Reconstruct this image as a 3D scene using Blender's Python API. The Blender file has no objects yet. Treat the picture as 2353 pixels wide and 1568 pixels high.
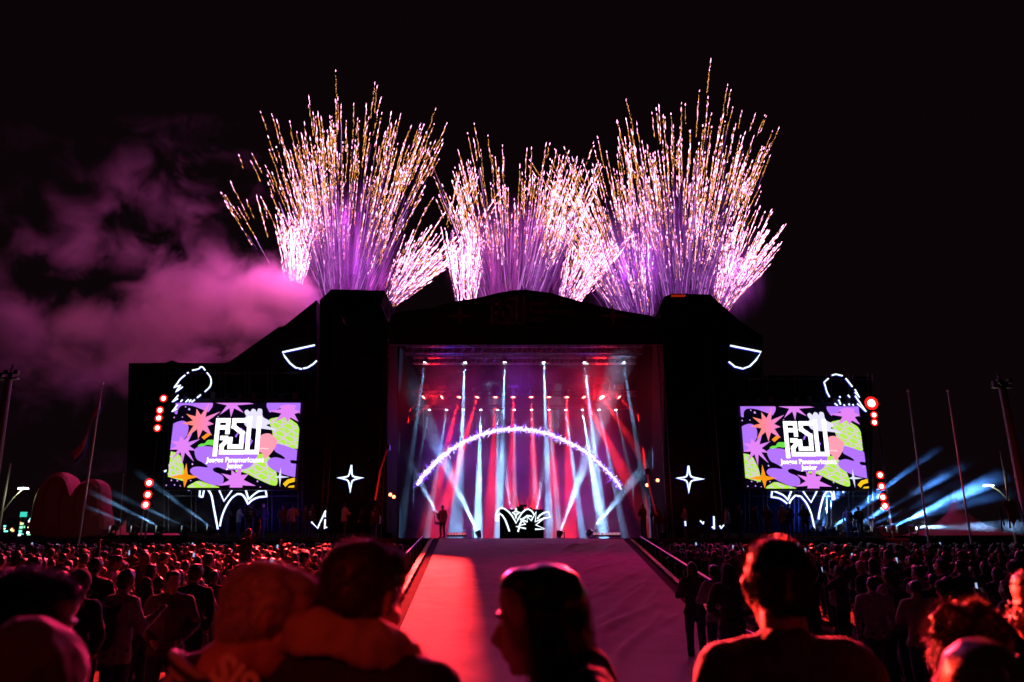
import bpy, bmesh, math, random
from mathutils import Vector, Matrix, noise as mnoise
R = math.radians
random.seed(7)
scn = bpy.context.scene
col = scn.collection

# ------------------------------------------------------------------ camera, world, exposure
CAM_H, PITCH, FPX = 2.1, R(15), 1699.0
cam = bpy.data.objects.new('camera', bpy.data.cameras.new('camera'))
col.objects.link(cam); scn.camera = cam
cam.location = (0, 0, CAM_H); cam.rotation_euler = (R(90) + PITCH, 0, 0)
cam.data.lens = 26; cam.data.sensor_width = 36; cam.data.clip_start = .05; cam.data.clip_end = 3000
cam.data.dof.use_dof = True; cam.data.dof.focus_distance = 12; cam.data.dof.aperture_fstop = 2.2
w = bpy.data.worlds.new('World'); scn.world = w; w.use_nodes = True
w.node_tree.nodes['Background'].inputs[0].default_value = (.0040, .0016, .0026, 1)
w.node_tree.nodes['Background'].inputs[1].default_value = .8
vs = scn.view_settings; vs.view_transform = 'Standard'; vs.look = 'None'; vs.exposure = 0; vs.gamma = 1
cy = scn.cycles
cy.use_denoising = True; cy.max_bounces = 4; cy.volume_bounces = 0; cy.diffuse_bounces = 2
cy.sample_clamp_indirect = 4; cy.sample_clamp_direct = 0; cy.use_light_tree = True; cy.volume_step_rate = 1.5
cy.transparent_max_bounces = 16

def at(px, py, Y):
    """a direction measured on the 2353 px wide photo, carried out to depth Y"""
    dx = (px - 1176.5) / FPX; dy = -(py - 784) / FPX
    d = Vector((dx, math.cos(PITCH) - dy * math.sin(PITCH), math.sin(PITCH) + dy * math.cos(PITCH)))
    return Vector((0, 0, CAM_H)) + d * (Y / d.y)
def zoomer(x0, y0, f):
    return lambda x, y: ((x / f + x0) * .91914, (y / f + y0) * .91914)
ZA = zoomer(400, 960, 4.1275); ZB = zoomer(1820, 900, 3.564); ZC = zoomer(380, 880, 5.602)
ZD = zoomer(640, 700, 5.8825); ZE = zoomer(1640, 850, 2.5576); ZF = zoomer(840, 700, 2.24)
ZG = zoomer(660, 1240, 7.843); ZH = zoomer(1580, 1200, 5.602); ZI = zoomer(1220, 1220, 11.2)
ZL = zoomer(0, 850, 2.736)

# ------------------------------------------------------------------ helpers
def tag(o, label=None, cat=None, group=None, kind=None):
    if label: o['label'] = label
    if cat: o['category'] = cat
    if group: o['group'] = group
    if kind: o['kind'] = kind
    return o
def empty(name, loc=(0, 0, 0), rz=0):
    o = bpy.data.objects.new(name, None); col.objects.link(o)
    o.location = loc; o.rotation_euler = (0, 0, rz); o.empty_display_size = .2
    return o
def link_mesh(name, me, mats, parent=None, smooth=False):
    o = bpy.data.objects.new(name, me); col.objects.link(o)
    for m in (mats if isinstance(mats, (list, tuple)) else [mats]): me.materials.append(m)
    if smooth:
        for p in me.polygons: p.use_smooth = True
    if parent: o.parent = parent
    return o
class MB:
    def __init__(s, org=(0, 0, 0)): s.v = []; s.f = []; s.m = []; s.org = Vector(org); s.cur = 0
    def add(s, vs, fs):
        n = len(s.v); s.v += [Vector(v) - s.org for v in vs]
        for f in fs: s.f.append([i + n for i in f]); s.m.append(s.cur)
        return s
    def box(s, a, b):
        x0, y0, z0 = a; x1, y1, z1 = b
        if x0 > x1: x0, x1 = x1, x0
        if y0 > y1: y0, y1 = y1, y0
        if z0 > z1: z0, z1 = z1, z0
        vs = [(x, y, z) for x in (x0, x1) for y in (y0, y1) for z in (z0, z1)]
        return s.add(vs, [(0, 1, 3, 2), (4, 6, 7, 5), (0, 4, 5, 1), (2, 3, 7, 6), (0, 2, 6, 4), (1, 5, 7, 3)])
    def ring(s, c, d, r, n):
        d = Vector(d).normalized(); a = d.orthogonal().normalized(); b = d.cross(a)
        return [Vector(c) + (a * math.cos(2 * math.pi * k / n) + b * math.sin(2 * math.pi * k / n)) * r for k in range(n)]
    def tube(s, p0, p1, r0, r1=None, n=8):
        r1 = r0 if r1 is None else r1
        p0, p1 = Vector(p0), Vector(p1); d = p1 - p0
        if d.length < 1e-6: return s
        vs = s.ring(p0, d, r0, n) + s.ring(p1, d, r1, n)
        fs = [(k, (k + 1) % n, n + (k + 1) % n, n + k) for k in range(n)] + [tuple(range(n))[::-1], tuple(range(n, 2 * n))]
        return s.add(vs, fs)
    def path(s, pts, r, n=6):
        pts = [Vector(p) for p in pts]
        rs = r if isinstance(r, (list, tuple)) else [r] * len(pts)
        a = (pts[1] - pts[0]).orthogonal().normalized(); vs = []
        for i, p in enumerate(pts):
            d = (pts[min(i + 1, len(pts) - 1)] - pts[max(i - 1, 0)])
            d = d.normalized() if d.length > 1e-9 else Vector((0, 0, 1))
            a = a - d * a.dot(d)
            a = a.normalized() if a.length > 1e-6 else d.orthogonal().normalized()
            b = d.cross(a)
            vs += [p + (a * math.cos(2 * math.pi * k / n) + b * math.sin(2 * math.pi * k / n)) * rs[i] for k in range(n)]
        fs = []
        for i in range(len(pts) - 1):
            fs += [(i * n + k, i * n + (k + 1) % n, (i + 1) * n + (k + 1) % n, (i + 1) * n + k) for k in range(n)]
        fs += [tuple(range(n))[::-1], tuple(range((len(pts) - 1) * n, len(pts) * n))]
        return s.add(vs, fs)
    def prism(s, poly, y0, y1):            # poly: (x, z) outline, extruded in y
        n = len(poly)
        vs = [(x, y0, z) for x, z in poly] + [(x, y1, z) for x, z in poly]
        fs = [(k, (k + 1) % n, n + (k + 1) % n, n + k) for k in range(n)] + [tuple(range(n))[::-1], tuple(range(n, 2 * n))]
        return s.add(vs, fs)
    def spark(s, c, d, ln, r):             # long octahedron
        d = Vector(d).normalized(); a = d.orthogonal().normalized(); b = d.cross(a); c = Vector(c)
        vs = [c + d * ln * .5, c - d * ln * .5, c + a * r, c + b * r, c - a * r, c - b * r]
        return s.add(vs, [(0, 2, 3), (0, 3, 4), (0, 4, 5), (0, 5, 2), (1, 3, 2), (1, 4, 3), (1, 5, 4), (1, 2, 5)])
    def disc(s, c, d, r, n=16):
        return s.add(s.ring(c, d, r, n), [tuple(range(n))])
    def mesh(s, name):
        me = bpy.data.meshes.new(name); me.from_pydata([tuple(v) for v in s.v], [], s.f); me.update()
        for p, m in zip(me.polygons, s.m): p.material_index = m
        return me
    def build(s, name, mats, parent=None, smooth=False): return link_mesh(name, s.mesh(name), mats, parent, smooth)

def copy_tree(o, parent=None):
    c = o.copy(); col.objects.link(c)
    if parent: c.parent = parent
    for ch in o.children: copy_tree(ch, c)
    return c

# ------------------------------------------------------------------ materials
def mat(name, colr, rough=.7, metal=0, spec=.5, emit=None, es=0, var=0, scale=8, bump=0, bscale=30, sheen=0, sample=True):
    m = bpy.data.materials.new(name); m.use_nodes = True; nt = m.node_tree; b = nt.nodes['Principled BSDF']
    c4 = (*colr, 1); b.inputs['Base Color'].default_value = c4
    b.inputs['Specular IOR Level'].default_value = spec; b.inputs['Roughness'].default_value = rough; b.inputs['Metallic'].default_value = metal
    if sheen: b.inputs['Sheen Weight'].default_value = sheen
    if emit: b.inputs['Emission Color'].default_value = (*emit, 1); b.inputs['Emission Strength'].default_value = es
    if var or bump:
        tc = nt.nodes.new('ShaderNodeTexCoord')
        if var:
            n = nt.nodes.new('ShaderNodeTexNoise'); n.inputs['Scale'].default_value = scale; n.inputs['Detail'].default_value = 5
            r = nt.nodes.new('ShaderNodeMapRange'); r.inputs[1].default_value = .3; r.inputs[2].default_value = .7
            r.inputs[3].default_value = 1 - var; r.inputs[4].default_value = 1 + var
            mx = nt.nodes.new('ShaderNodeMix'); mx.data_type = 'RGBA'; mx.blend_type = 'MULTIPLY'; mx.inputs[0].default_value = 1
            mx.inputs[6].default_value = c4
            nt.links.new(tc.outputs['Object'], n.inputs['Vector']); nt.links.new(n.outputs[0], r.inputs[0])
            nt.links.new(r.outputs[0], mx.inputs[7]); nt.links.new(mx.outputs[2], b.inputs['Base Color'])
        if bump:
            n2 = nt.nodes.new('ShaderNodeTexNoise'); n2.inputs['Scale'].default_value = bscale; n2.inputs['Detail'].default_value = 4
            bp = nt.nodes.new('ShaderNodeBump'); bp.inputs['Strength'].default_value = bump; bp.inputs['Distance'].default_value = .02
            nt.links.new(tc.outputs['Object'], n2.inputs['Vector']); nt.links.new(n2.outputs[0], bp.inputs['Height'])
            nt.links.new(bp.outputs[0], b.inputs['Normal'])
    if not sample: m.cycles.emission_sampling = 'NONE'
    return m
def glow(name, colr, s, sample=False):
    m = bpy.data.materials.new(name); m.use_nodes = True; nt = m.node_tree; nt.nodes.clear()
    o = nt.nodes.new('ShaderNodeOutputMaterial'); e = nt.nodes.new('ShaderNodeEmission')
    e.inputs[0].default_value = (*colr, 1); e.inputs[1].default_value = s
    nt.links.new(e.outputs[0], o.inputs['Surface'])
    if not sample: m.cycles.emission_sampling = 'NONE'
    return m
M = {}
M['black'] = mat('black_metal', (.02, .02, .022), .5, .3, var=.3)
M['scrim'] = mat('black_scrim', (.012, .009, .012), .95, spec=.12, var=.5, scale=1.5, bump=.4, bscale=3)
M['drape'] = mat('dark_drape', (.0016, .0012, .0024), .95, spec=.02, var=.4, scale=1, bump=.6, bscale=5)
M['tower_scrim'] = mat('tower_scrim', (.006, .0045, .006), .95, spec=.04, var=.5, scale=1.2, bump=.5, bscale=2.5)
M['deck'] = mat('stage_deck', (.02, .018, .02), .6, spec=.2, var=.4, scale=2)
M['alu'] = mat('aluminium', (.35, .35, .36), .35, .9, var=.2)
M['steel'] = mat('painted_steel', (.10, .10, .10), .5, .4, var=.2)
M['pole'] = mat('white_pole', (.75, .72, .72), .4)
M['earth'] = mat('trodden_ground', (.022, .02, .018), .95, var=.4, scale=1.2, bump=.8, bscale=6)
M['cloth'] = mat('white_ramp_cloth', (.46, .43, .44), .85, spec=.15, var=.16, scale=1.4, bump=.35, bscale=14)
M['neon'] = glow('neon_white', (.80, .92, 1), 1.7)
M['neon_fringe'] = glow('neon_blue_fringe', (.02, .03, 1), .55)
M['lens_w'] = glow('lens_white', (.8, .92, 1), 40, False)
M['lens_r'] = glow('lens_red', (1, .40, .30), 9, False)
M['lens_halo'] = glow('lens_red_halo', (1, .008, .008), 2.2, False)  # red disc around the hot core, painted in for the lamp's halo
M['skin'] = mat('skin', (.34, .20, .14), .55, var=.12, scale=20)
M['skin_dark'] = mat('skin_tan', (.3, .17, .11), .55, var=.12, scale=20)
M['hair_black'] = mat('hair_black', (.012, .009, .008), .42, var=.3, scale=40)
M['hair_brown'] = mat('hair_brown', (.05, .028, .016), .42, var=.3, scale=40)
M['hair_grey'] = mat('hair_grey', (.34, .32, .31), .5, var=.3, scale=40)
M['hair_fair'] = mat('hair_fair', (.35, .2, .1), .45, var=.3, scale=40)
ORD = ['first', 'second', 'third', 'fourth', 'fifth', 'sixth', 'seventh', 'eighth', 'ninth', 'tenth', 'eleventh', 'twelfth', 'thirteenth', 'fourteenth', 'fifteenth', 'sixteenth', 'seventeenth', 'eighteenth', 'nineteenth', 'twentieth', 'twenty-first', 'twenty-second', 'twenty-third', 'twenty-fourth', 'twenty-fifth', 'twenty-sixth', 'twenty-seventh', 'twenty-eighth', 'twenty-ninth', 'thirtieth']
CLOTH = {}
for k, c in dict(black=(.012, .012, .013), charcoal=(.03, .03, .033), navy=(.015, .02, .045), grey=(.075, .075, .078), white=(.30, .29, .28),
                 red=(.35, .03, .03), olive=(.06, .06, .035), denim=(.03, .045, .09), beige=(.32, .25, .17)).items():
    CLOTH[k] = mat('fabric_' + k, c, .85, var=.2, scale=12, bump=.5, bscale=18, sheen=.06)
M['phone'] = mat('phone_body', (.02, .02, .02), .3)
M['phone_screen'] = glow('phone_screen', (.45, .6, 1), .8)
def vol(name, dens, colr=(.95, .95, .95), aniso=.2, build=None):
    m = bpy.data.materials.new(name); m.use_nodes = True; nt = m.node_tree; nt.nodes.clear()
    o = nt.nodes.new('ShaderNodeOutputMaterial'); v = nt.nodes.new('ShaderNodeVolumePrincipled')
    v.inputs['Color'].default_value = (*colr, 1); v.inputs['Density'].default_value = dens; v.inputs['Anisotropy'].default_value = aniso
    nt.links.new(v.outputs[0], o.inputs['Volume'])
    if build: nt.links.new(build(nt, dens), v.inputs['Density'])
    return m
def N(nt, t, **kw):
    n = nt.nodes.new(t)
    for k, v in kw.items(): setattr(n, k, v)
    return n
def mathn(nt, op, a, b=None, clamp=False):
    n = N(nt, 'ShaderNodeMath', operation=op); n.use_clamp = clamp
    for i, x in enumerate((a, b)):
        if x is None: continue
        if hasattr(x, 'is_linked') or hasattr(x, 'links'): nt.links.new(x, n.inputs[i])
        else: n.inputs[i].default_value = x
    return n.outputs[0]
def nz(nt, vec, scale, detail=3, rough=.55, lo=.4, hi=.7, o0=0., o1=1., dist=0):
    n = N(nt, 'ShaderNodeTexNoise'); n.inputs['Scale'].default_value = scale; n.inputs['Detail'].default_value = detail
    n.inputs['Roughness'].default_value = rough; n.inputs['Distortion'].default_value = dist
    r = N(nt, 'ShaderNodeMapRange'); r.clamp = True
    for i, x in zip((1, 2, 3, 4), (lo, hi, o0, o1)): r.inputs[i].default_value = x
    nt.links.new(vec, n.inputs['Vector']); nt.links.new(n.outputs[0], r.inputs[0])
    return r.outputs[0]
def mapped(nt, scl=(1, 1, 1), loc=(0, 0, 0)):
    g = N(nt, 'ShaderNodeTexCoord'); mp = N(nt, 'ShaderNodeMapping')
    mp.inputs['Scale'].default_value = scl; mp.inputs['Location'].default_value = loc
    nt.links.new(g.outputs['Object'], mp.inputs[0]); return mp.outputs[0]
def blob(nt, c, r, edge=1.):
    """1 inside an ellipsoid centred c with radii r, fading to 0 at its surface (object space = world)"""
    g = N(nt, 'ShaderNodeTexCoord')
    s = N(nt, 'ShaderNodeVectorMath', operation='SUBTRACT'); s.inputs[1].default_value = c
    d = N(nt, 'ShaderNodeVectorMath', operation='DIVIDE'); d.inputs[1].default_value = r
    l = N(nt, 'ShaderNodeVectorMath', operation='LENGTH')
    nt.links.new(g.outputs['Object'], s.inputs[0]); nt.links.new(s.outputs[0], d.inputs[0]); nt.links.new(d.outputs[0], l.inputs[0])
    m = N(nt, 'ShaderNodeMapRange'); m.interpolation_type = 'SMOOTHSTEP'
    m.inputs[1].default_value = 1; m.inputs[2].default_value = 1 - edge; m.inputs[3].default_value = 0; m.inputs[4].default_value = 1
    nt.links.new(l.outputs['Value'], m.inputs[0]); return m.outputs[0]

def aim(o, a, b): o.location = a; o.rotation_euler = (Vector(b) - Vector(a)).to_track_quat('-Z', 'Y').to_euler()
def spot(a, b, e, c, ang, blend=.3, r=.08, parent=None, name='spot_light'):
    l = bpy.data.lights.new(name, 'SPOT'); l.energy = e; l.color = c; l.spot_size = R(ang); l.spot_blend = blend; l.shadow_soft_size = r
    o = bpy.data.objects.new(name, l); col.objects.link(o)
    aim(o, a, b)
    if parent:
        o.parent = parent; o.matrix_parent_inverse = Matrix.Translation(-Vector(parent.location))
    return o
def point(a, e, c, r=.5, name='point_light', parent=None):
    l = bpy.data.lights.new(name, 'POINT'); l.energy = e; l.color = c; l.shadow_soft_size = r
    o = bpy.data.objects.new(name, l); col.objects.link(o); o.location = a
    if parent: o.parent = parent; o.matrix_parent_inverse = Matrix.Translation(-Vector(parent.location))
    return o
def area(a, b, e, c, size, name='area_light', spread=180):
    l = bpy.data.lights.new(name, 'AREA'); l.energy = e; l.color = c; l.size = size; l.spread = R(spread)
    o = bpy.data.objects.new(name, l); col.objects.link(o); aim(o, a, b); return o

DECK = 2.15
SY = 40.0                       # stage front
# ------------------------------------------------------------------ ground, river bank strip, riser
gm = MB(); gm.add([(-600, -60, 0), (600, -60, 0), (600, 1500, 0), (-600, 1500, 0)], [(0, 1, 2, 3)])
tag(gm.build('ground', M['earth']), kind='structure')
rs = MB(); rs.box((-3.4, -1.6, 0), (3.6, 2.55, .40))
tag(rs.build('viewing_riser', M['deck']), 'low dark viewing platform that the nearest spectators stand on', 'platform')

# ------------------------------------------------------------------ the ramp
Y0, Y1 = 12.0, SY
XL0, XR0, XL1, XR1 = -2.02, 3.68, -3.77, 5.77
ramp = empty('stage_ramp', (0, Y0, 0)); tag(ramp, 'broad white cloth ramp rising to the stage, one side bright red', 'ramp')
def ramp_z(y): return .06 + (DECK - .06) * (y - Y0) / (Y1 - Y0)
folds = [(random.uniform(.3, 1.15) ** .8, random.uniform(11, 37), random.uniform(.03, .07), random.uniform(.14, .26), random.uniform(1.2, 3.4), random.uniform(.22, .5)) for _ in range(60)]
mb = MB(ramp.location); nx, ny = 110, 260
for j in range(ny + 1):
    t = j / ny; y = Y0 - 5.5 + (Y1 - Y0 + 5.3) * t
    tt = (y - Y0) / (Y1 - Y0)
    for i in range(nx + 1):
        u = i / nx; x = (XL0 + (XL1 - XL0) * tt) * (1 - u) + (XR0 + (XR1 - XR0) * tt) * u
        z = max(ramp_z(y), .03)
        h = 0
        for (fu, fy, fa, fw, fl, fs_) in folds:
            cx = -1.5 + fu * 6
            a = (x - cx) * fs_ + (y - fy) * .94; b = (y - fy) * fs_ - (x - cx) * .94
            b2 = b + .07 * math.sin(a * 1.1 + fu * 9)
            h += fa * math.exp(-(b2 / (fw * .55)) ** 2) * math.exp(-(a / fl) ** 2)
        h += .012 * mnoise.noise((x * .9, y * .5, 0))
        edge = min(1, u * 8, (1 - u) * 8)
        mb.v.append(Vector((x, y, z + h * edge)) - mb.org)
for j in range(ny):
    for i in range(nx):
        a = j * (nx + 1) + i; mb.f.append([a, a + 1, a + nx + 2, a + nx + 1]); mb.m.append(0)
mb.build('cloth_cover', M['cloth'], ramp, True)
sk = MB(ramp.location)
for sx, xa, xb in ((-1, XL0, XL1), (1, XR0, XR1)):
    sk.add([(xa + sx * .02, Y0, 0), (xb + sx * .02, Y1 - .05, 0), (xb + sx * .02, Y1 - .05, DECK - .02), (xa + sx * .02, Y0, .05),
            (xa + sx * .3, Y0, 0), (xb + sx * .3, Y1 - .05, 0), (xb + sx * .3, Y1 - .05, DECK - .06), (xa + sx * .3, Y0, .02)],
           [(0, 1, 2, 3), (7, 6, 5, 4), (3, 2, 6, 7), (0, 4, 5, 1), (0, 3, 7, 4), (1, 5, 6, 2)])
sk.build('side_skirt', M['scrim'], ramp)
M['bar'] = mat('light_bar_case', (.45, .42, .42), .35, .6, var=.3, scale=6)
for sx, xa, xb in ((-1, XL0, XL1), (1, XR0, XR1)):
    y = Y0 + .4; 
    while y < Y1 - 1.3:
        t0 = (y - Y0) / (Y1 - Y0); t1 = (y + 1.1 - Y0) / (Y1 - Y0)
        j = random.uniform(-.02, .02)
        a = Vector((xa + (xb - xa) * t0 + sx * (.42 + j), y, ramp_z(y) + .02)); b = Vector((xa + (xb - xa) * t1 + sx * (.42 - j), y + 1.1, ramp_z(y + 1.1) + .02))
        n = Vector((sx * .12, 0, -.05)); up = Vector((0, 0, .05))
        bars = MB(ramp.location); bars.add([a - n, a + n, b + n, b - n, a - n - up, a + n - up, b + n - up, b - n - up],
                 [(0, 1, 2, 3), (7, 6, 5, 4), (0, 4, 5, 1), (1, 5, 6, 2), (2, 6, 7, 3), (3, 7, 4, 0)])
        bars.build('light_bar', M['bar'], ramp)
        y += 1.22
for sx, xa, xb, lab in ((-1, XL0, XL1, 'metal crowd barrier along the bright red side of the ramp'), (1, XR0, XR1, 'metal crowd barrier along the dark purple side of the ramp')):
    r0 = empty('crowd_barrier', (xa + sx * .9, Y0, 0)); tag(r0, lab, 'barrier', 'barriers beside the ramp')
    p = MB(r0.location); q = MB(r0.location)
    def P(y, z): 
        t = (y - Y0) / (Y1 - Y0); return (xa + (xb - xa) * t + sx * .9, y, z)
    def top(y): return max(.62, ramp_z(y) + .12)
    p.tube(P(Y0 + 1, top(Y0 + 1)), P(Y1 - .4, top(Y1 - .4)), .03); 
    p.tube(P(Y0 + 1, .25), P(Y1 - .4, .3), .02)
    y = Y0 + 1
    while y < Y1 - .4:
        q = MB(r0.location); q.tube(P(y, 0), P(y, top(y)), .025); q.build('post', M['alu'], r0); y += 2.0
    p.build('rail', M['alu'], r0)

# ------------------------------------------------------------------ stage structure
def X(px, Y, py=1215): return at(px, py, Y).x
def Zp(py, Y, px=1176): return at(px, py, Y).z
def poly_at(pts, Y): return [(at(x, y, Y).x, at(x, y, Y).z) for x, y in pts]
deckx0, deckx1 = X(215, SY), X(2085, SY)
stage = empty('stage_platform', (0, SY, 0)); tag(stage, 'long black stage platform running behind the crowd', 'stage')
d = MB(stage.location); d.box((deckx0, SY, 0), (deckx1, 59, DECK)); d.build('deck', M['deck'], stage)
d = MB(stage.location)
for i in range(60):
    x = deckx0 + .4 + (deckx1 - deckx0 - .8) * i / 59
    d.tube((x, SY - .06, .1), (x, SY - .06, DECK - .1), .025, n=6)
d.tube((deckx0, SY - .08, DECK - .1), (deckx1, SY - .08, DECK - .1), .03, n=6)
d.tube((deckx0, SY - .08, DECK * .5), (deckx1, SY - .08, DECK * .5), .02, n=6)
d.build('front_frame', M['black'], stage)

# portal header with arched top
arch = [(885, 762), (902, 721), (950, 712), (999, 706), (1037, 694), (1102, 684), (1145, 673), (1181, 667), (1210, 666), (1268, 674), (1327, 691), (1375, 703), (1421, 713), (1494, 725), (1540, 745)]
roof = empty('stage_roof', (0, SY + 1, 0)); tag(roof, 'arched black stage roof with a dim printed header', 'stage roof')
FY = SY + 1.0
h = MB(roof.location); ap = poly_at(arch, FY)
h.prism([(ap[0][0], Zp(792, FY))] + ap + [(ap[-1][0], Zp(792, FY))], FY, FY + .3); h.build('header', M['scrim'], roof)
h = MB(roof.location); inner = [(x, z - .35) for x, z in ap]
h.prism(ap + inner[::-1], FY + .303, 58.5); h.build('roof_membrane', M['drape'], roof)
# seam between gable print and header
h = MB(roof.location); z = Zp(750, FY); h.box((ap[0][0], FY - .06, z - .05), (ap[-1][0], FY - .004, z + .05)); h.build('header_rail', M['black'], roof)
M['print'] = mat('faded_print', (.16, .10, .14), .8, var=.4, scale=6)
M['print2'] = mat('faded_print_dark', (.10, .03, .05), .8, var=.4, scale=6)
def stroke_logo(T, th, mbx, Yf, dep):
    """blocky letters A S U over 2 0 2 5 as thick strokes; T maps logo units to (x, z)"""
    S = [[(592, 740), (592, 388), (700, 388), (700, 510)], [(600, 462), (700, 462)],
         [(872, 388), (762, 388), (762, 452), (856, 522), (856, 662), (738, 662), (738, 585)],
         [(922, 368), (922, 718), (1022, 718), (1022, 368)],
         [(652, 572), (690, 572), (690, 610), (656, 656), (656, 720), (872, 720)]]
    for s in S:
        for (x0, y0), (x1, y1) in zip(s, s[1:]):
            a = Vector((x0, y0)); b = Vector((x1, y1)); dd = (b - a).normalized(); a = a - dd * th * .5; b = b + dd * th * .5
            n = Vector((-dd.y, dd.x)) * th * .5
            q = [T(*(a + n)), T(*(b + n)), T(*(b - n)), T(*(a - n))]
            mbx.add([(x, Yf - dep, z) for x, z in q] + [(x, Yf, z) for x, z in q],
                    [(0, 1, 2, 3), (7, 6, 5, 4), (0, 4, 5, 1), (1, 5, 6, 2), (2, 6, 7, 3), (3, 7, 4, 0)])
lg = MB(roof.location)
lx0, lx1, lz0, lz1 = X(1127, FY, 720), X(1208, FY, 720), Zp(746, FY), Zp(683, FY)
stroke_logo(lambda x, y: (lx0 + (x - 572) / 474 * (lx1 - lx0), lz1 - (y - 365) / 375 * (lz1 - lz0)), 40, lg, FY, .01)
lg.build('header_logo', M['print'], roof)
def text(s, loc, size, m, name, parent, rx=90, align='CENTER', ex=.004, off=.0, bold=0, rz=0, sx=1.):
    c = bpy.data.curves.new(name, 'FONT'); c.body = s; c.size = size; c.align_x = align; c.extrude = ex; c.offset = bold; c.resolution_u = 2
    t = bpy.data.objects.new(name, c); col.objects.link(t)
    me = bpy.data.meshes.new_from_object(t.evaluated_get(bpy.context.evaluated_depsgraph_get())); 
    bpy.data.objects.remove(t)
    me.transform(Matrix.Diagonal((sx, 1, 1, 1)))
    me.transform(Matrix.Rotation(R(rx), 4, 'X')); me.transform(Matrix.Rotation(R(rz), 4, 'Z')); me.transform(Matrix.Translation(Vector(loc) - Vector(parent.location)))
    me.materials.clear(); return link_mesh(name, me, m, parent)
bpy.context.view_layer.update()
for i, s in enumerate(('Juegos', 'Panamericanos', 'Junior')):
    text(s, (X(1218, FY, 700), FY - .012, Zp(702 + i * 18, FY)), .42, M['print'], 'header_lettering', roof, align='LEFT', bold=.008)
def star4(cx, cz, rx, rz, w, Yf, dep, mbx):
    pts = []
    for k in range(8):
        a = math.pi / 2 * (k / 2); rr = 1 if k % 2 == 0 else w
        pts.append((cx + math.sin(a) * rx * rr, cz + math.cos(a) * rz * rr))
    mbx.prism(pts, Yf - dep, Yf)
for px, m in ((1056, 'print2'), (1408, 'print')):
    s = MB(roof.location); star4(X(px, FY, 725), Zp(726, FY), .9, .75, .22, FY - .003, .008, s); s.build('header_star', M[m], roof)

# side towers beside the portal
def tower(pts_front, ya, yb, label, legs):
    t = empty('stage_tower', (at(pts_front[0][0], 1215, ya).x, ya, DECK)); tag(t, label, 'tower', 'towers flanking the stage opening')
    b = MB(t.location); b.prism(poly_at(pts_front, ya), ya, yb); b.build('scrim_cover', M['tower_scrim'], t)
    for px in legs:
        l = MB(t.location); x = X(px, ya - .3)
        z1 = Zp(pts_front[1][1] + 25, ya)
        for ddx in (-.15, .15):
            l.tube((x + ddx, ya - .25, DECK), (x + ddx, ya - .25, z1), .03, n=6)
        zz = DECK
        while zz < z1 - .5:
            l.tube((x - .15, ya - .25, zz), (x + .15, ya - .25, zz + .5), .015, n=5); l.tube((x + .15, ya - .25, zz), (x - .15, ya - .25, zz + .5), .015, n=5); zz += .5
        l.build('truss_leg', M['black'], t)
    return t
T1 = tower([(728, 1224), (735, 690), (762, 665), (884, 668), (876, 700), (892, 748), (888, 1224)], SY + .4, SY + 4, 'black tower by the pink smoke, left of the opening, with a pitched top', (742, 870))
T2 = tower([(1528, 1224), (1524, 745), (1512, 716), (1526, 682), (1545, 675), (1632, 677), (1673, 714), (1670, 1224)], SY + .4, SY + 4, 'black tower under the rightmost fireworks, with a thin orange lamp strip on top', (1540, 1655))
o = MB(T2.location); o.box((X(1545, SY, 676), SY + .2, Zp(677, SY) - .02), (X(1577, SY, 676), SY + .38, Zp(677, SY) + .05))
o.build('lamp_strip', glow('orange_strip', (1, .05, .01), .25), T2)
# small lattice mast with a work light on left tower top
o = MB(T1.location); mp = at(889, 668, SY + .5)
for s in (-.12, .12):
    o.tube((mp.x + s, SY + .5, mp.z - 2.6), (mp.x + s, SY + .5, mp.z + .25), .025, n=6)
for k in range(6):
    zz = mp.z - 2.4 + k * .42; o.tube((mp.x - .12, SY + .5, zz), (mp.x + .12, SY + .5, zz + .4), .014, n=5)
o.build('lattice_mast', M['alu'], T1)

# wings: scrim-clad scaffolds
def wing(pts, ya, yb, label):
    t = empty('scaffold_wing', (at(pts[0][0], 1215, ya).x, ya, DECK)); tag(t, label, 'scaffold', 'scaffold wings')
    b = MB(t.location); b.prism(poly_at(pts, ya), ya, yb); b.build('scrim_wall', M['scrim'], t); return t
W1 = wing([(290, 1224), (296, 835), (380, 834), (395, 828), (412, 834), (516, 835), (528, 831), (640, 752), (652, 750), (727, 690), (727, 1224)], SY + 2, SY + 6, 'dark scaffold wing with a long sloping roof edge, against the pink smoke')
W2 = wing([(1673, 1224), (1673, 714), (1700, 738), (1752, 772), (1752, 862), (2003, 866), (2003, 1224)], SY + 2, SY + 6, 'dark scaffold wing beside the blue beams, behind the pole-side screen')
def lattice(wt, xs, ys, Yf):
    l = MB(wt.location)
    for px in xs:
        for e in (-5, 5):
            l.tube(at(px + e, 1222, Yf), at(px + e, ys[0] - 12, Yf), .03, n=6)
    for py in ys:
        l.tube(at(xs[0], py, Yf), at(xs[-1], py, Yf), .03, n=6)
    l.build('scaffold_tubes', M['steel'], wt)
lattice(W1, (382, 445, 512, 568, 620, 690), (858, 905, 1140), SY + 1.6)
lattice(W2, (1716, 1758, 1830, 1905, 1955, 2000), (872, 925, 1140), SY + 1.6)

# interior walls
ow = empty('stage_backdrop', (0, 57, DECK)); tag(ow, 'dark draped backdrop and side drapes closing the stage', 'backdrop')
b = MB(ow.location); b.prism([(X(880, 57) - 2, DECK), (X(880, 57) - 2, ap[1][1] - .5)] + [(x, z - .36) for x, z in ap[1:-1]] + [(X(1545, 57) + 2, ap[-2][1] - .5), (X(1545, 57) + 2, DECK)], 57.3, 57.6); b.build('back_drape', M['drape'], ow)
for px in (893, 1524):
    b = MB(ow.location); xx = X(px, SY + 4); b.box((xx - .2, SY + 4.1, DECK), (xx + .2, 57.2, ap[0][1] - .02)); b.build('side_drape', M['drape'], ow)

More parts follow.
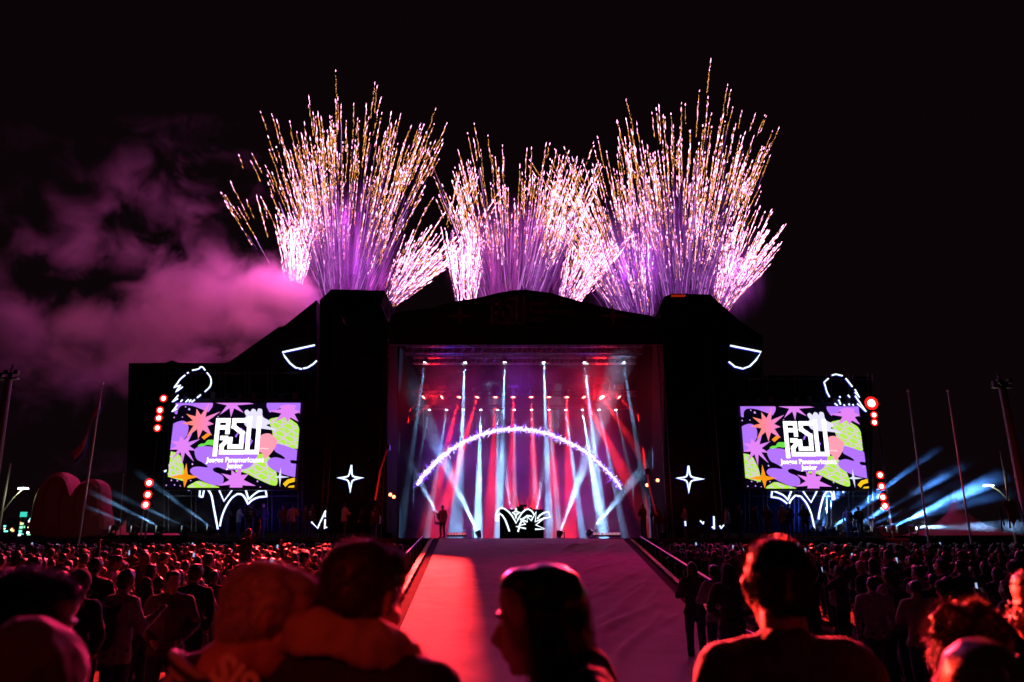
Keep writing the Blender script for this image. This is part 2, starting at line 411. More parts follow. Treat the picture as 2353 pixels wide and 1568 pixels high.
def truss(name, p0, p1, s, label, group=None, m='alu', cat='truss', bays=24):
    p0, p1 = Vector(p0), Vector(p1); t = empty(name, p0); tag(t, label, cat, group); l = MB(p0); d2 = MB(p0)
    dd = (p1 - p0).normalized(); up = Vector((0, 0, 1)); sd = dd.cross(up).normalized()
    C = [up * s / 2 + sd * s / 2, up * s / 2 - sd * s / 2, -up * s / 2 + sd * s / 2, -up * s / 2 - sd * s / 2]
    for c in C: l.tube(p0 + c, p1 + c, .028, n=6)
    for k in range(bays):
        a = p0.lerp(p1, k / bays); b = p0.lerp(p1, (k + 1) / bays); m2 = p0.lerp(p1, (k + .5) / bays)
        for i, j in ((0, 2), (1, 3), (0, 1), (2, 3)):
            d2.tube(a + C[i], m2 + C[j], .014, n=4); d2.tube(m2 + C[j], b + C[i], .014, n=4)
    l.build('chord', M[m], t); d2.build('bracing', M[m], t); return t
YA, YB, YC = 46.0, 50.0, 53.0
truss('lighting_truss', at(932, 805, SY + 2.2), at(1478, 805, SY + 2.2), .45, 'topmost lighting truss, right under the header, red lit at one end', 'lighting trusses over the stage')
truss('lighting_truss', at(949, 829, YA), at(1462, 829, YA), .4, 'lighting truss carrying the six tall white beams', 'lighting trusses over the stage')
truss('lighting_truss', at(930, 905, YB), at(1470, 905, YB), .3, 'lighting truss carrying the twelve red lamps', 'lighting trusses over the stage', m='black')
truss('lighting_truss', at(945, 936, YC), at(1450, 936, YC), .25, 'lowest lighting truss, carrying twelve thin white beams', 'lighting trusses over the stage', m='black')

# ------------------------------------------------------------------ moving heads
def moving_head(a, b, label, group, energy, colr, ang, r=.15, lens='w', blend=.35, soft=.07, light=True):
    a = Vector(a); b = Vector(b); dd = (b - a).normalized(); t = empty('moving_head_light', a); tag(t, label, 'stage light', group)
    q = dd.to_track_quat('Z', 'Y').to_matrix().to_4x4(); up = 1 if dd.z < 0 else -1
    base = MB(a); base.box(a + Vector((-r * 1.2, -r, up * r * 2.3)), a + Vector((r * 1.2, r, up * r * 3.2))); base.build('base', M['black'], t)
    y = MB(a)
    for s in (-1, 1): y.box(a + Vector((s * r * 1.15, -r * .4, -up * r * .4)), a + Vector((s * r * 1.45, r * .4, up * r * 2.35)))
    y.box(a + Vector((-r * 1.15, -r * .3, up * r * 2.2)), a + Vector((r * 1.15, r * .3, up * r * 2.34)))
    y.build('yoke', M['black'], t)
    h = MB(); h.tube((0, 0, -r * 2.2), (0, 0, -r * .6), r * .75, r, 14); h.tube((0, 0, -r * .6), (0, 0, 0), r, r, 14)
    o = h.build('head', M['black'], t); o.matrix_local = q
    L = MB(); L.disc((0, 0, .006), (0, 0, 1), r * .82, 16); L.disc((0, 0, .0065), (0, 0, 1), r * .5, 12); 
    if lens == 'r': L.m[0] = 1
    o2 = L.build('lens', [M['lens_' + lens], M['lens_halo']], o)
    if light: spot(a + dd * .03, b, energy, colr, ang, blend, soft, parent=t)
    return t
WC = (.22, .52, 1.0); RC = (1, .015, .02)
xa = [977, 1068, 1160, 1249, 1343, 1432]
for i, (x, tx) in enumerate(zip(xa, (925, 1055, 1148, 1262, 1385, 1492))):
    moving_head(at(x, 833, YA), at(tx, 1190, YA + 1.), 'white beam lamp on the upper truss, %s of six from the crane side' % ORD[i], 'six white lamps on the upper truss', 800000, WC, 3.3, r=.13)
xb = [(1059, 350, 790), (1105, 470, 740), (1148, 640, 860), (1193, 720, 900), (1239, 880, 1000), (1283, 985, 1000), (1328, 1105, 1000), (1372, 1215, 1000), (1417, 1300, 950), (1460, 1480, 830), (1505, 1560, 760), (1548, 1720, 800)]
for i, (x, tx, ty) in enumerate(xb):
    e = 420000 if i in (0, 3, 8, 9, 11) else 280000
    if i == 10: e = 500000
    moving_head(at(x * .919, 913, YB), at(*ZF(tx, ty), YB - .6), 'red lamp on the middle truss, %s of its row counted from the crane' % ORD[i], 'row of red lamps on the middle truss', e * .62, RC, 8 if i < 9 else 10, r=.26 if i != 10 else .42, lens='r', blend=.6)
xc = [(1074, 430, 1200), (1117, 545, 1200), (1159, 655, 1400), (1202, 795, 1400), (1244, 905, 1400), (1286, 1000, 1150), (1329, 1115, 1180), (1372, 1230, 1180), (1414, 1350, 1200), (1456, 1465, 1250), (1498, 1570, 1200), (1540, 1690, 1270)]
for i, (x, tx, ty) in enumerate(xc):
    e = (420, 360, 480, 1500, 400, 200, 200, 240, 600, 1800, 600, 600)[i] * 1000
    moving_head(at(x * .919, 942, YC), at(*ZF(tx, min(ty, 1330)), YC), 'thin white beam lamp on the low truss, %s of its row counted from the crane' % ORD[i], 'row of white lamps on the low truss', e, WC, (4.8 if i in (3, 9) else 3.8), r=.11)
for i, (sx_, sy_, tx, ty, e) in enumerate(((575, 1320, 480, 1150, 70), (790, 1408, 660, 1130, 110), (1258, 1408, 1350, 1150, 110), (1430, 1405, 1720, 1060, 85), (985, 1330, 960, 1150, 50), (1115, 1330, 1140, 1200, 50))):
    p = at(*ZF(sx_, sy_), (44, 43, 43, 43.5, 52, 52)[i])
    p.z = max(p.z, DECK + .3)
    moving_head(p, at(*ZF(tx, ty), p.y + .5), ('white floor lamp leaning outward beside the lone performer', 'white floor lamp with a wide beam, on the crane side of the booth', 'white floor lamp beaming up beside the booth, over the purple part of the ramp', 'outermost white floor lamp, beam leaning far outward', 'white floor lamp hidden behind the booth, crane side', 'white floor lamp behind the booth, far side')[i], 'white lamps on the stage floor', e * 1000, (.3, .56, 1), 10, r=.16, blend=.8)

# side lamps
leftl = [(260, 0), (309, 60), (366, 120), (425, 30), (483, 60)]
for i, (x, e) in enumerate(leftl):
    p = at(x, 1211, SY + .6); p.z = max(p.z, DECK + .3)
    moving_head(p, at(x - 150, 1211 - (70, 62, 75, 70, 112)[i], SY + 1), ('white floor lamp nearest the red shell tent', 'second white floor lamp from the red shell tent', 'middle one of the five floor lamps by the neon palm', 'fourth floor lamp, between the middle one and the neon palm', 'white floor lamp at the foot of the neon palm')[i], 'floor lamps on the flagpole side', e * 1000, WC, 4.5, r=.14, light=e > 0)
for i, (x, tx, ty, e, ang) in enumerate(((1866, 1900, 1170, 500, 7), (1915, 2090, 1082, 800, 8), (1965, 2170, 1085, 1000, 8), (1994, 2030, 1195, 40, 6), (2053, 2340, 1075, 2600, 8), (2098, 2330, 1211, 2200, 7), (2030, 2330, 1130, 260, 6), (1890, 1900, 1160, 120, 16))):
    p = at(x, 1212, SY + 1.2); p.z = max(p.z, DECK + .3)
    moving_head(p, at(tx, ty, SY + 1.6), ('floor lamp at the foot of the pole-side neon palm', 'floor lamp sending a faint beam past the red lamp column', 'floor lamp sending a broad pale beam behind the first bare pole', 'small floor lamp under the lower red lamp column', 'floor lamp with the brightest blue beam, crossing both bare poles', 'floor lamp with a level white beam just above the crowd', 'floor lamp with a narrow dim beam near the street lamp', 'floor lamp glowing up at the corner of the pole-side screen')[i], 'floor lamps beside the bare poles', e * 620, (.08, .30, 1) if i != 5 else (.25, .5, 1), ang * 1.15, r=.14, blend=1.)

# red lamp columns
def par(x, y, Y, label, group, r=.17):
    p = at(x, y, Y); t = empty('red_lamp', p); tag(t, label, 'stage light', group)
    c = MB(p); c.tube(p, p + Vector((0, .5, 0)), r * 1.3, r * .8, 14); c.build('housing', M['black'], t)
    L = MB(p); L.disc(p + Vector((0, -.012, 0)), (0, -1, 0), r * 1.25, 20); L.disc(p + Vector((0, -.017, 0)), (0, -1, 0), r * .72, 16); L.m[0] = 1
    L.build('lens', [M['lens_r'], M['lens_halo']], t)
    return t
names = ('topmost', 'second', 'third', 'lowest')
for i, (x, y) in enumerate(((376, 916), (368, 943), (365, 961), (362, 984))): par(x, y, SY + 1.2, '%s of the four red lamps beside the smoke-side screen' % names[i], 'red lamps beside the smoke-side screen')
for i, (x, y) in enumerate(((343, 1110), (340, 1137), (335, 1160))): par(x, y, SY + 1.2, '%s of the three red lamps low down near the red tents' % ('top', 'middle', 'bottom')[i], 'red lamps near the red tents', .19)
for i, (x, y) in enumerate(((2002, 927), (2008, 954), (2009, 971))): par(x, y, SY + 1.2, '%s of the red lamps above the pole-side screen corner' % ('largest and top', 'middle', 'bottom')[i], 'red lamps above the pole-side screen corner', .3 if i == 0 else .16)
for i, (x, y) in enumerate(((2022, 1092), (2025, 1118), (2028, 1143), (2033, 1163))): par(x, y, SY + 1.2, '%s of the four red lamps among the blue beams' % names[i], 'red lamps among the blue beams')
for x in (372, 337, 2006, 2030):
    y0, y1 = ((905, 1215) if x in (372, 2006) else (1100, 1215))
    m_ = empty('lamp_mast', at(x + 3, 1215, SY + 1.9)); tag(m_, {372: 'tall dark mast carrying four red lamps beside the smoke-side screen', 337: 'short dark mast carrying three red lamps near the tents', 2006: 'tall dark mast carrying the big red lamp', 2030: 'short dark mast carrying four red lamps among blue beams'}[x], 'mast')
    q = MB(m_.location); a_ = at(x + 3, y0, SY + 1.9); q.tube((a_.x, SY + 1.9, DECK), (a_.x, SY + 1.9, a_.z), .05); q.build('mast_tube', M['steel'], m_)

# ------------------------------------------------------------------ LED screens
def srgb(c): return tuple(((x / 12.92) if x <= .04045 else ((x + .055) / 1.055) ** 2.4) for x in c)
def uvA(x, y):
    xl = 183 - (y - 200) * .1506; xr = 1467 - (y - 205) * .0903
    return (x - xl) / (xr - xl), (1072 - y) / 868
def clip(poly):
    for ax, val, sg in ((0, 0, 1), (0, 1, -1), (1, 0, 1), (1, 1, -1)):
        out = []
        for i in range(len(poly)):
            a, b = poly[i - 1], poly[i]
            ia = (a[ax] - val) * sg >= 0; ib = (b[ax] - val) * sg >= 0
            if ia != ib:
                t = (val - a[ax]) / (b[ax] - a[ax]); out.append(tuple(a[k] + (b[k] - a[k]) * t for k in (0, 1)))
            if ib: out.append(b)
        poly = out
        if len(poly) < 3: return []
    return poly
def smooth(pts, n=6):
    out = []; L = len(pts)
    for i in range(L):
        p0, p1, p2, p3 = [Vector(pts[(i + k - 1) % L]) for k in range(4)]
        for j in range(n):
            t = j / n; out.append(tuple(.5 * ((2 * p1) + (-p0 + p2) * t + (2 * p0 - 5 * p1 + 4 * p2 - p3) * t * t + (-p0 + 3 * p1 - 3 * p2 + p3) * t ** 3)))
    return out
def starp(c, tips, inner):
    cx, cy = c; A = sorted(tips, key=lambda t: math.atan2(t[1] - cy, t[0] - cx)); out = []
    for i, t in enumerate(A):
        n_ = A[(i + 1) % len(A)]; a0 = math.atan2(t[1] - cy, t[0] - cx); a1 = math.atan2(n_[1] - cy, n_[0] - cx)
        if a1 < a0: a1 += 2 * math.pi
        am = (a0 + a1) / 2; out += [t, (cx + math.cos(am) * inner, cy + math.sin(am) * inner)]
    return out
VIO = (.68, .44, .97); GRN = (.68, .90, .28); PNK = (.86, .50, .93); WHT = (.88, .86, .98); STR = (.86, .74, .87)
def band(pts, wd):
    P_ = [Vector(p) for p in pts]; Lf, Rt = [], []
    for i, p in enumerate(P_):
        dd = (P_[min(i + 1, len(P_) - 1)] - P_[max(i - 1, 0)]).normalized(); n_ = Vector((-dd.y, dd.x)) * wd / 2
        Lf.append(tuple(p + n_)); Rt.append(tuple(p - n_))
    return Lf + Rt[::-1]
def wave_bands(x0, y0, x1, y1, n_, wd, amp, seed):
    rnd = random.Random(seed); out = []
    for k in range(n_):
        t = (k + .5) / n_; pts = []
        for j in range(15):
            u = j / 14; pts.append((x0 + (x1 - x0) * u, y0 + (y1 - y0) * t + amp * math.sin(u * 7 + k * 1.3) + (u - .5) * 40))
        out.append(band(pts, wd * rnd.uniform(.7, 1.2)))
    return out
def inside(poly, p):
    x, y = p; c = False
    for i in range(len(poly)):
        (x0, y0), (x1, y1) = poly[i - 1], poly[i]
        if (y0 > y) != (y1 > y) and x < (x1 - x0) * (y - y0) / (y1 - y0) + x0: c = not c
    return c
ART = []   # (polygon in photo-zoom units, colour, colour2 or None)
g1 = smooth([(1130, 385), (1200, 355), (1300, 350), (1380, 390), (1438, 460), (1445, 670), (1200, 622), (1160, 480)])
g2 = smooth([(770, 905), (850, 800), (980, 740), (1060, 730), (1130, 765), (1188, 870), (1195, 1048), (1000, 985), (900, 935), (830, 912)])
g3 = [(100, 705), (160, 715), (205, 750), (235, 850), (240, 960), (225, 1005), (60, 960)]
g4 = smooth([(280, 1074), (340, 1020), (400, 1005), (480, 1030), (600, 1074)])
for g in (g1, g2, g3, g4): ART.append((g, GRN, None))
# veins on the green leaves: short loops inside each leaf
vr = random.Random(3)
for g in (g1, g2, g3, g4):
    xs = [p[0] for p in g]; ys = [p[1] for p in g]; x0, x1, y0, y1 = min(xs), max(xs), min(ys), max(ys)
    yy = y0 + 18
    while yy < y1:
        xx = x0
        run = []
        while xx < x1:
            p = (xx, yy + 14 * math.sin(xx * .045 + yy * .05) + (xx - x0) * .10)
            if inside(g, p) and inside(g, (p[0] + 8, p[1] + 8)) and inside(g, (p[0], p[1] - 8)): run.append(p)
            else:
                if len(run) > 2: ART.append((band(run, 11), STR, None))
                run = []
            xx += 12
        if len(run) > 2: ART.append((band(run, 11), STR, None))
        yy += 42
    for k in range(3):
        xx = x0 + (x1 - x0) * (k + .6) / 3.4; run = []
        for j in range(60):
            p = (xx + (j - 30) * .9, y0 + (y1 - y0) * j / 60)
            if inside(g, p) and inside(g, (p[0] + 8, p[1])) and inside(g, (p[0] - 8, p[1])): run.append(p)
        if len(run) > 2: ART.append((band(run, 10), STR, None))
ART += [(smooth([(90, 470), (145, 425), (200, 400), (250, 392), (290, 410), (305, 460), (290, 530), (250, 590), (200, 650), (60, 690)]), VIO, None),
        (smooth([(360, 710), (380, 670), (450, 655), (560, 665), (760, 740), (1000, 710), (985, 800), (900, 880), (700, 895), (600, 868), (548, 882), (560, 912), (640, 950), (655, 1000), (630, 1040), (560, 1050), (480, 1025), (400, 985), (325, 935), (310, 900), (340, 870), (400, 862), (480, 870), (490, 858), (440, 820), (380, 785)]), VIO, None),
        (smooth([(1200, 625), (1420, 690), (1500, 720), (1480, 800), (1370, 795), (1350, 808), (1370, 830), (1480, 850), (1420, 962), (1250, 930), (1150, 880), (1112, 830), (1130, 787), (1200, 768), (1280, 785), (1295, 775), (1260, 745), (1190, 700)]), VIO, None),
        (smooth([(150, 190), (540, 190), (520, 295), (470, 280), (350, 235), (250, 230), (205, 270), (192, 320), (160, 300)]), VIO, PNK),
        (smooth([(1140, 195), (1480, 195), (1460, 335), (1440, 300), (1300, 255), (1180, 290), (1145, 300)]), VIO, None),
        (starp((760, 210), [(590, 203), (630, 330), (745, 357), (880, 310), (985, 214), (760, 150)], 55), PNK, None),
        (starp((1335, 290), [(1128, 290), (1200, 402), (1328, 406), (1442, 402), (1470, 300), (1420, 232), (1250, 238)], 72), PNK, None),
        (starp((430, 410), [(396, 266), (532, 198), (640, 295), (570, 425), (545, 545), (402, 582), (278, 562), (238, 420), (287, 320)], 78), (1, .52, .42), PNK),
        (starp((245, 655), [(220, 548), (352, 502), (425, 580), (380, 700), (352, 812), (228, 842), (125, 790), (102, 690), (118, 600)], 66), PNK, VIO),
        (starp((790, 1005), [(740, 895), (850, 825), (915, 938), (990, 1055), (850, 1110), (700, 1110), (595, 1055), (635, 930)], 75), PNK, None),
        (smooth([(895, 325), (890, 292), (920, 275), (945, 298), (970, 268), (1000, 275), (1014, 300), (1030, 266), (1070, 275), (1076, 350), (1140, 390), (1146, 420), (1110, 438), (1160, 462), (1215, 492), (1050, 472), (980, 470), (900, 450), (876, 385), (905, 345)], 3), WHT, None),
        (smooth([(1030, 560), (1080, 530), (1140, 525), (1190, 560), (1222, 597), (1200, 660), (1150, 730), (1090, 780), (1060, 725), (1008, 700), (1008, 600)]), (1, .55, .52), (1, .6, .68)),
        (band([(1010, 690), (1060, 676), (1130, 682)], 12), (1, .8, .85), None),
        (smooth([(395, 655), (430, 630), (470, 625), (510, 590), (600, 600), (560, 645), (500, 640), (450, 655)]), (.42, .85, .28), None),
        ([(440, 562), (500, 520), (545, 530), (465, 588)], (1, .55, .15), None),
        (band([(790, 560), (850, 470), (900, 520), (880, 620), (930, 560), (960, 600), (910, 680)], 16), VIO, None),
        (starp((262, 965), [(276, 828), (402, 966), (248, 1072), (88, 968)], 34), (1, .58, .08), None),
        (starp((1243, 965), [(1254, 870), (1342, 968), (1240, 1066), (1182, 970)], 17), (.85, .86, .98), None),
        (band([(1285, 1050), (1330, 1010), (1400, 992)], 40), (.98, .76, .1), None), (band([(1315, 1095), (1345, 1068), (1400, 1062)], 26), (.98, .76, .1), None)]
for (x, y, r_) in ((285, 247, 7), (322, 272, 12), (165, 358, 7), (250, 354, 6), (618, 350, 6), (118, 1000, 8), (180, 1005, 8), (64, 1050, 7), (150, 1047, 7), (210, 1056, 6), (318, 1003, 7), (340, 838, 9), (1012, 1010, 9), (1375, 850, 7), (1040, 1070, 7)):
    ART.append(([(x + math.cos(a * .785) * r_, y + math.sin(a * .785) * r_) for a in range(8)], (.82, .62, .95), None))
_am = {}
def artmat(c):
    if c not in _am: _am[c] = glow('screen_colour', srgb(c), 1.12)
    return _am[c]
def gradmat(c, c2):
    key = (c, c2)
    if key not in _am:
        m = glow('screen_colour_blend', srgb(c), 1.12); nt = m.node_tree; e = [n for n in nt.nodes if n.type == 'EMISSION'][0]
        tc = N(nt, 'ShaderNodeTexCoord'); sp = N(nt, 'ShaderNodeSeparateXYZ'); mx = N(nt, 'ShaderNodeMix'); mx.data_type = 'RGBA'
        r_ = N(nt, 'ShaderNodeMapRange'); r_.inputs[1].default_value = .12; r_.inputs[2].default_value = .42
        nt.links.new(tc.outputs['UV'], sp.inputs[0]); nt.links.new(sp.outputs[0], r_.inputs[0]); nt.links.new(r_.outputs[0], mx.inputs[0])
        mx.inputs[6].default_value = (*srgb(c), 1); mx.inputs[7].default_value = (*srgb(c2), 1); nt.links.new(mx.outputs[2], e.inputs[0]); _am[key] = m
    return _am[key]
from mathutils.geometry import tessellate_polygon
def screen(x0, x1, ytop, ybot, Y, label):
    a = at((x0[0] + x0[1]) / 2, ybot, Y); xL = (at(x0[0], ytop, Y).x + at(x0[1], ybot, Y).x) / 2; xR = (at(x1[0], ytop, Y).x + at(x1[1], ybot, Y).x) / 2
    zT = at(x0[0], ytop, Y).z; zB = at(x0[1], ybot, Y).z
    s = empty('led_screen', ((xL + xR) / 2, Y, zB)); tag(s, label, 'screen', 'large screens beside the stage')
    c = MB(s.location); c.box((xL - .12, Y + .01, zB - .12), (xR + .12, Y + .4, zT + .12)); c.build('casing', M['black'], s)
    bg = MB(s.location); bg.add([(xL, Y, zB), (xR, Y, zB), (xR, Y, zT), (xL, Y, zT)], [(0, 1, 2, 3)])
    bg.build('display', glow('screen_dark', srgb((.03, .015, .08)), 1), s)
    T = lambda u, v: (xL + (xR - xL) * u, zB + (zT - zB) * v)
    mb = MB(s.location); mats = []; uvs = []
    for k, (poly, c1, c2) in enumerate(ART):
        q = clip([uvA(*p) for p in poly])
        if len(q) < 3: continue
        mt = artmat(c1) if c2 is None else gradmat(c1, c2)
        if mt not in mats: mats.append(mt)
        mb.cur = mats.index(mt); yy = Y - .004 - .0025 * k
        tris = tessellate_polygon([[Vector((u, v, 0)) for u, v in q]])
        mb.add([(T(u, v)[0], yy, T(u, v)[1]) for u, v in q], [tuple(t) for t in tris]); uvs += q
    o = mb.build('picture', mats, s)
    ul = o.data.uv_layers.new(name='UVMap')
    for lp in o.data.loops: ul.data[lp.index].uv = uvs[lp.vertex_index]
    white = glow('screen_white', (1, 1, 1), 1.7); lg = MB(s.location); fr = Y - .004 - .0025 * (len(ART) + 4)
    u0, v0 = .345, .385; u1, v1 = .705, .812
    stroke_logo(lambda x, y: T(u0 + (x - 572) / 474 * (u1 - u0), v1 - (y - 365) / 375 * (v1 - v0)), 45, lg, fr, .004)
    lg.build('screen_logo', white, s)
    text('Juegos Panamericanos', (T(.525, 0)[0], fr, T(0, .292)[1]), (zT - zB) * .082, white, 'screen_lettering', s, ex=.001, bold=.012, sx=.92)
    text('Junior', (T(.525, 0)[0], fr, T(0, .222)[1]), (zT - zB) * .082, white, 'screen_lettering', s, ex=.001, bold=.012, sx=.92)
    # rigging above the screen
    rg = MB(s.location); rg.box((xL + .1, Y + .15, zT + .13), (xR - .1, Y + .35, zT + .3))
    for k in range(9):
        xx = xL + .4 + (xR - xL - .8) * k / 8; rg.box((xx - .12, Y + .08, zT + .3), (xx + .1, Y + .3, zT + .42 + .1 * (k % 3)))
    rg.build('rigging', M['steel'], s)
    return s
screen((408, 381), (694, 676), 927, 1121, SY - .2, 'bright screen with purple and green artwork, under the half-circle neon next to the smoke')
screen((1700, 1714), (1971, 1993), 935, 1123, SY + .9, 'bright screen with purple and green artwork, with blue haze over its lower corner')

# ------------------------------------------------------------------ neon drawings
def neon(name, strokes, Zf, Y, r, label, cat='neon sign', group=None, sm=None):
    pts0 = at(*Zf(*strokes[0][0]), Y); t = empty(name, (pts0.x, Y, pts0.z)); tag(t, label, cat, group)
    for s in strokes:
        P_ = [at(*Zf(*p), Y) for p in s]
        if len(P_) > 4 and sm != 0:
            Q = []
            for i in range(len(P_) - 1):
                p0, p1, p2, p3 = P_[max(i - 1, 0)], P_[i], P_[i + 1], P_[min(i + 2, len(P_) - 1)]
                d1 = (p1 - p0); d2 = (p2 - p1); d3 = (p3 - p2)
                t1 = (p2 - p0) * .5 if d1.length > 0 and d1.angle(d2, 0) < .75 else d2 * 1.
                t2 = (p3 - p1) * .5 if d3.length > 0 and d2.angle(d3, 0) < .75 else d2 * 1.
                for j in range(4):
                    u = j / 4; Q.append((2 * u**3 - 3 * u**2 + 1) * p1 + (u**3 - 2 * u**2 + u) * t1 + (-2 * u**3 + 3 * u**2) * p2 + (u**3 - u**2) * t2)
            Q.append(P_[-1]); P_ = Q
        m = MB(t.location); m.path(P_, r, 6); nt_ = m.build('neon_tube', M['neon'], t, True)
        m = MB(t.location); m.path([p + Vector((-.022, r * 1.3, -.018)) for p in P_], r * 1.25, 6); m.build('blue_fringe', M['neon_fringe'], nt_, True)  # added blue tube that stands for the colour fringe around bright lines
    return t
NY = SY + 1.9
neon('neon_palm', [[(415, 1075), (408, 1160), (440, 1168), (455, 1095), (478, 1080), (510, 1110), (535, 1165), (560, 1300), (598, 1500)],
     [(618, 1470), (640, 1370), (680, 1270), (740, 1180), (800, 1135), (850, 1145), (885, 1190), (908, 1240), (950, 1200), (1020, 1170), (1102, 1162), (1090, 1095), (1020, 1108), (960, 1150), (915, 1195), (880, 1075)],
     [(600, 1070), (660, 1210), (765, 1070)], [(300, 1075), (300, 1102)], [(45, 905), (76, 890)]], ZA, SY + .3, .046, 'white neon line drawing of a palm under the smoke-side screen', group='neon drawings on the wings')
neon('neon_palm', [[(575, 1145), (545, 1215), (535, 1250), (490, 1205), (395, 1163), (385, 1222), (460, 1235), (520, 1275), (540, 1295), (560, 1250), (600, 1208), (650, 1217), (700, 1280), (740, 1370), (770, 1500)],
     [(805, 1420), (820, 1330), (850, 1220), (880, 1172), (908, 1168), (925, 1195), (930, 1245), (950, 1240), (935, 1145)], [(650, 1145), (740, 1270), (805, 1145)], [(1025, 1145), (1025, 1185)]], ZB, SY + 1.5, .046, 'white neon line drawing of a palm under the pole-side screen', group='neon drawings on the wings')
neon('neon_bird', [[(565, 258), (650, 240), (680, 212), (710, 215), (745, 258)], [(490, 300), (515, 288)], [(465, 325), (395, 385), (350, 450), (308, 500), (400, 465), (335, 560), (430, 490)],
     [(770, 290), (815, 350), (830, 420), (810, 490), (740, 560)], [(685, 600), (630, 645)], [(370, 605), (285, 705), (365, 655)], [(400, 700), (430, 670)], [(470, 705), (515, 665)], [(520, 705), (550, 668)], [(555, 705), (600, 670)], [(360, 740), (280, 840), (350, 800)]],
     ZC, SY - .55, .036, 'broken white neon outline of a bird above the smoke-side screen', group='neon drawings on the wings')
neon('neon_bird', [[(925, 138), (960, 128), (1020, 142)], [(895, 165), (855, 200), (868, 240), (880, 285), (905, 332)], [(1048, 165), (1108, 240)], [(1130, 262), (1170, 335), (1130, 290)],
     [(1132, 320), (1230, 462), (1150, 390)], [(1068, 312), (1085, 335)], [(993, 325), (1001, 337)], [(985, 355), (1003, 398)], [(950, 388), (975, 408)], [(1030, 398), (1040, 410)], [(1075, 390), (1083, 405)], [(1110, 395), (1118, 408)]],
     ZB, SY + .5, .038, 'broken white neon outline of a bird above the pole-side screen', group='neon drawings on the wings')
neon('neon_half_circle', [[(865, 960), (390, 1065), (430, 1135), (500, 1225), (580, 1290), (665, 1310), (760, 1290), (840, 1240), (895, 1188)]], ZD, NY, .048, 'white neon half circle high on the wing beside the smoke', group='neon drawings on the wings', sm=0)
neon('neon_half_circle', [[(475, 37), (672, 77), (640, 128), (600, 168), (555, 185), (505, 172), (465, 140)]], ZE, NY, .048, 'white neon half circle on the wing away from the smoke', group='neon drawings on the wings', sm=0)
def st4(c, tips):
    out = []
    for i, t in enumerate(tips):
        n_ = tips[(i + 1) % 4]; out += [t, (c[0] + (t[0] - c[0]) * .35 + (n_[0] - c[0]) * .09, c[1] + (t[1] - c[1]) * .35 + (n_[1] - c[1]) * .09), (c[0] + (t[0] + n_[0] - 2 * c[0]) * .17, c[1] + (t[1] + n_[1] - 2 * c[1]) * .17),
                                        (c[0] + (n_[0] - c[0]) * .35 + (t[0] - c[0]) * .09, c[1] + (n_[1] - c[1]) * .35 + (t[1] - c[1]) * .09)]
    return out + [out[0]]
neon('neon_star', [st4((80, 1112), [(87, 1037), (153, 1108), (80, 1190), (8, 1108)])], ZF, SY + .1, .042, 'white neon four-pointed star near the crane arm', group='neon drawings on the wings', sm=0)
neon('neon_star', [st4((208, 888), [(207, 805), (308, 890), (210, 978), (130, 883)])], ZE, SY + .1, .042, 'white neon four-pointed star beside the opening, away from the smoke', group='neon drawings on the wings', sm=0)
neon('neon_tick', [[(930, 510), (1050, 635), (1210, 290), (1200, 415)], [(1200, 460), (1190, 645), (1235, 610)]], ZG, SY + .15, .045, 'white neon tick mark low behind the side stage guests near the smoke-side screen', group='neon drawings on the wings')
neon('neon_tick', [[(745, 580), (750, 645)], [(955, 572), (1000, 618), (1003, 585)], [(1145, 510), (1150, 690), (1120, 655)], [(1230, 640), (1245, 680), (1285, 632)]], ZH, SY + .15, .04, 'white neon tick marks half hidden by side stage guests near the pole-side screen', group='neon drawings on the wings')

# ------------------------------------------------------------------ spark arch over the stage
AY = 44.5
apx = [(458, 1148), (480, 1105), (520, 1065), (560, 1020), (600, 985), (660, 940), (720, 905), (790, 872), (860, 850), (930, 838), (1010, 834), (1090, 840), (1160, 855), (1220, 875), (1290, 902), (1350, 935), (1400, 965), (1450, 1008), (1510, 1060), (1560, 1115), (1600, 1170)]
ap_ = [at(*ZF(*p), AY) for p in apx]
ar = empty('spark_arch', (ap_[0].x, AY, DECK)); tag(ar, 'jagged glowing purple-white arch of sparks spanning the stage', 'light arch')
core = MB(ar.location); fr = MB(ar.location); Q = []
for i in range(len(ap_) - 1):
    for j in range(10): Q.append(ap_[i].lerp(ap_[i + 1], j / 10) + Vector((random.gauss(0, .02), random.gauss(0, .03), random.gauss(0, .035))))
L_ = len(Q)
core.path(Q, [(.125 - .055 * abs(k / L_ - .1)) * random.uniform(.65, 1.15) for k in range(L_)], 6)
for k in range(1500):
    i = random.randrange(L_ - 1); p = Q[i]; tn = (Q[i + 1] - Q[i]).normalized(); nn = Vector((-tn.z, random.uniform(-.4, .4), tn.x)).normalized() * random.choice((-1, 1))
    dd = (nn + tn * random.uniform(-.9, .9)).normalized(); ln = random.expovariate(1 / .07) + .04
    (core if k % 2 else fr).spark(p + nn * .07 + dd * ln * .45, dd, ln * (1 if k % 2 else 2.0), random.uniform(.018, .036))
core.build('glowing_core', glow('arch_core', (.78, .62, 1), 2, False), ar); fr.build('spark_fringe', glow('arch_fringe', (.22, .06, 1), 1.6, False), ar)

for k in range(3): point(Q[int((k + .5) / 3 * L_)] + Vector((0, .5, -.1)), 70, (.16, .06, 1), .4, 'arch_glow', ar)

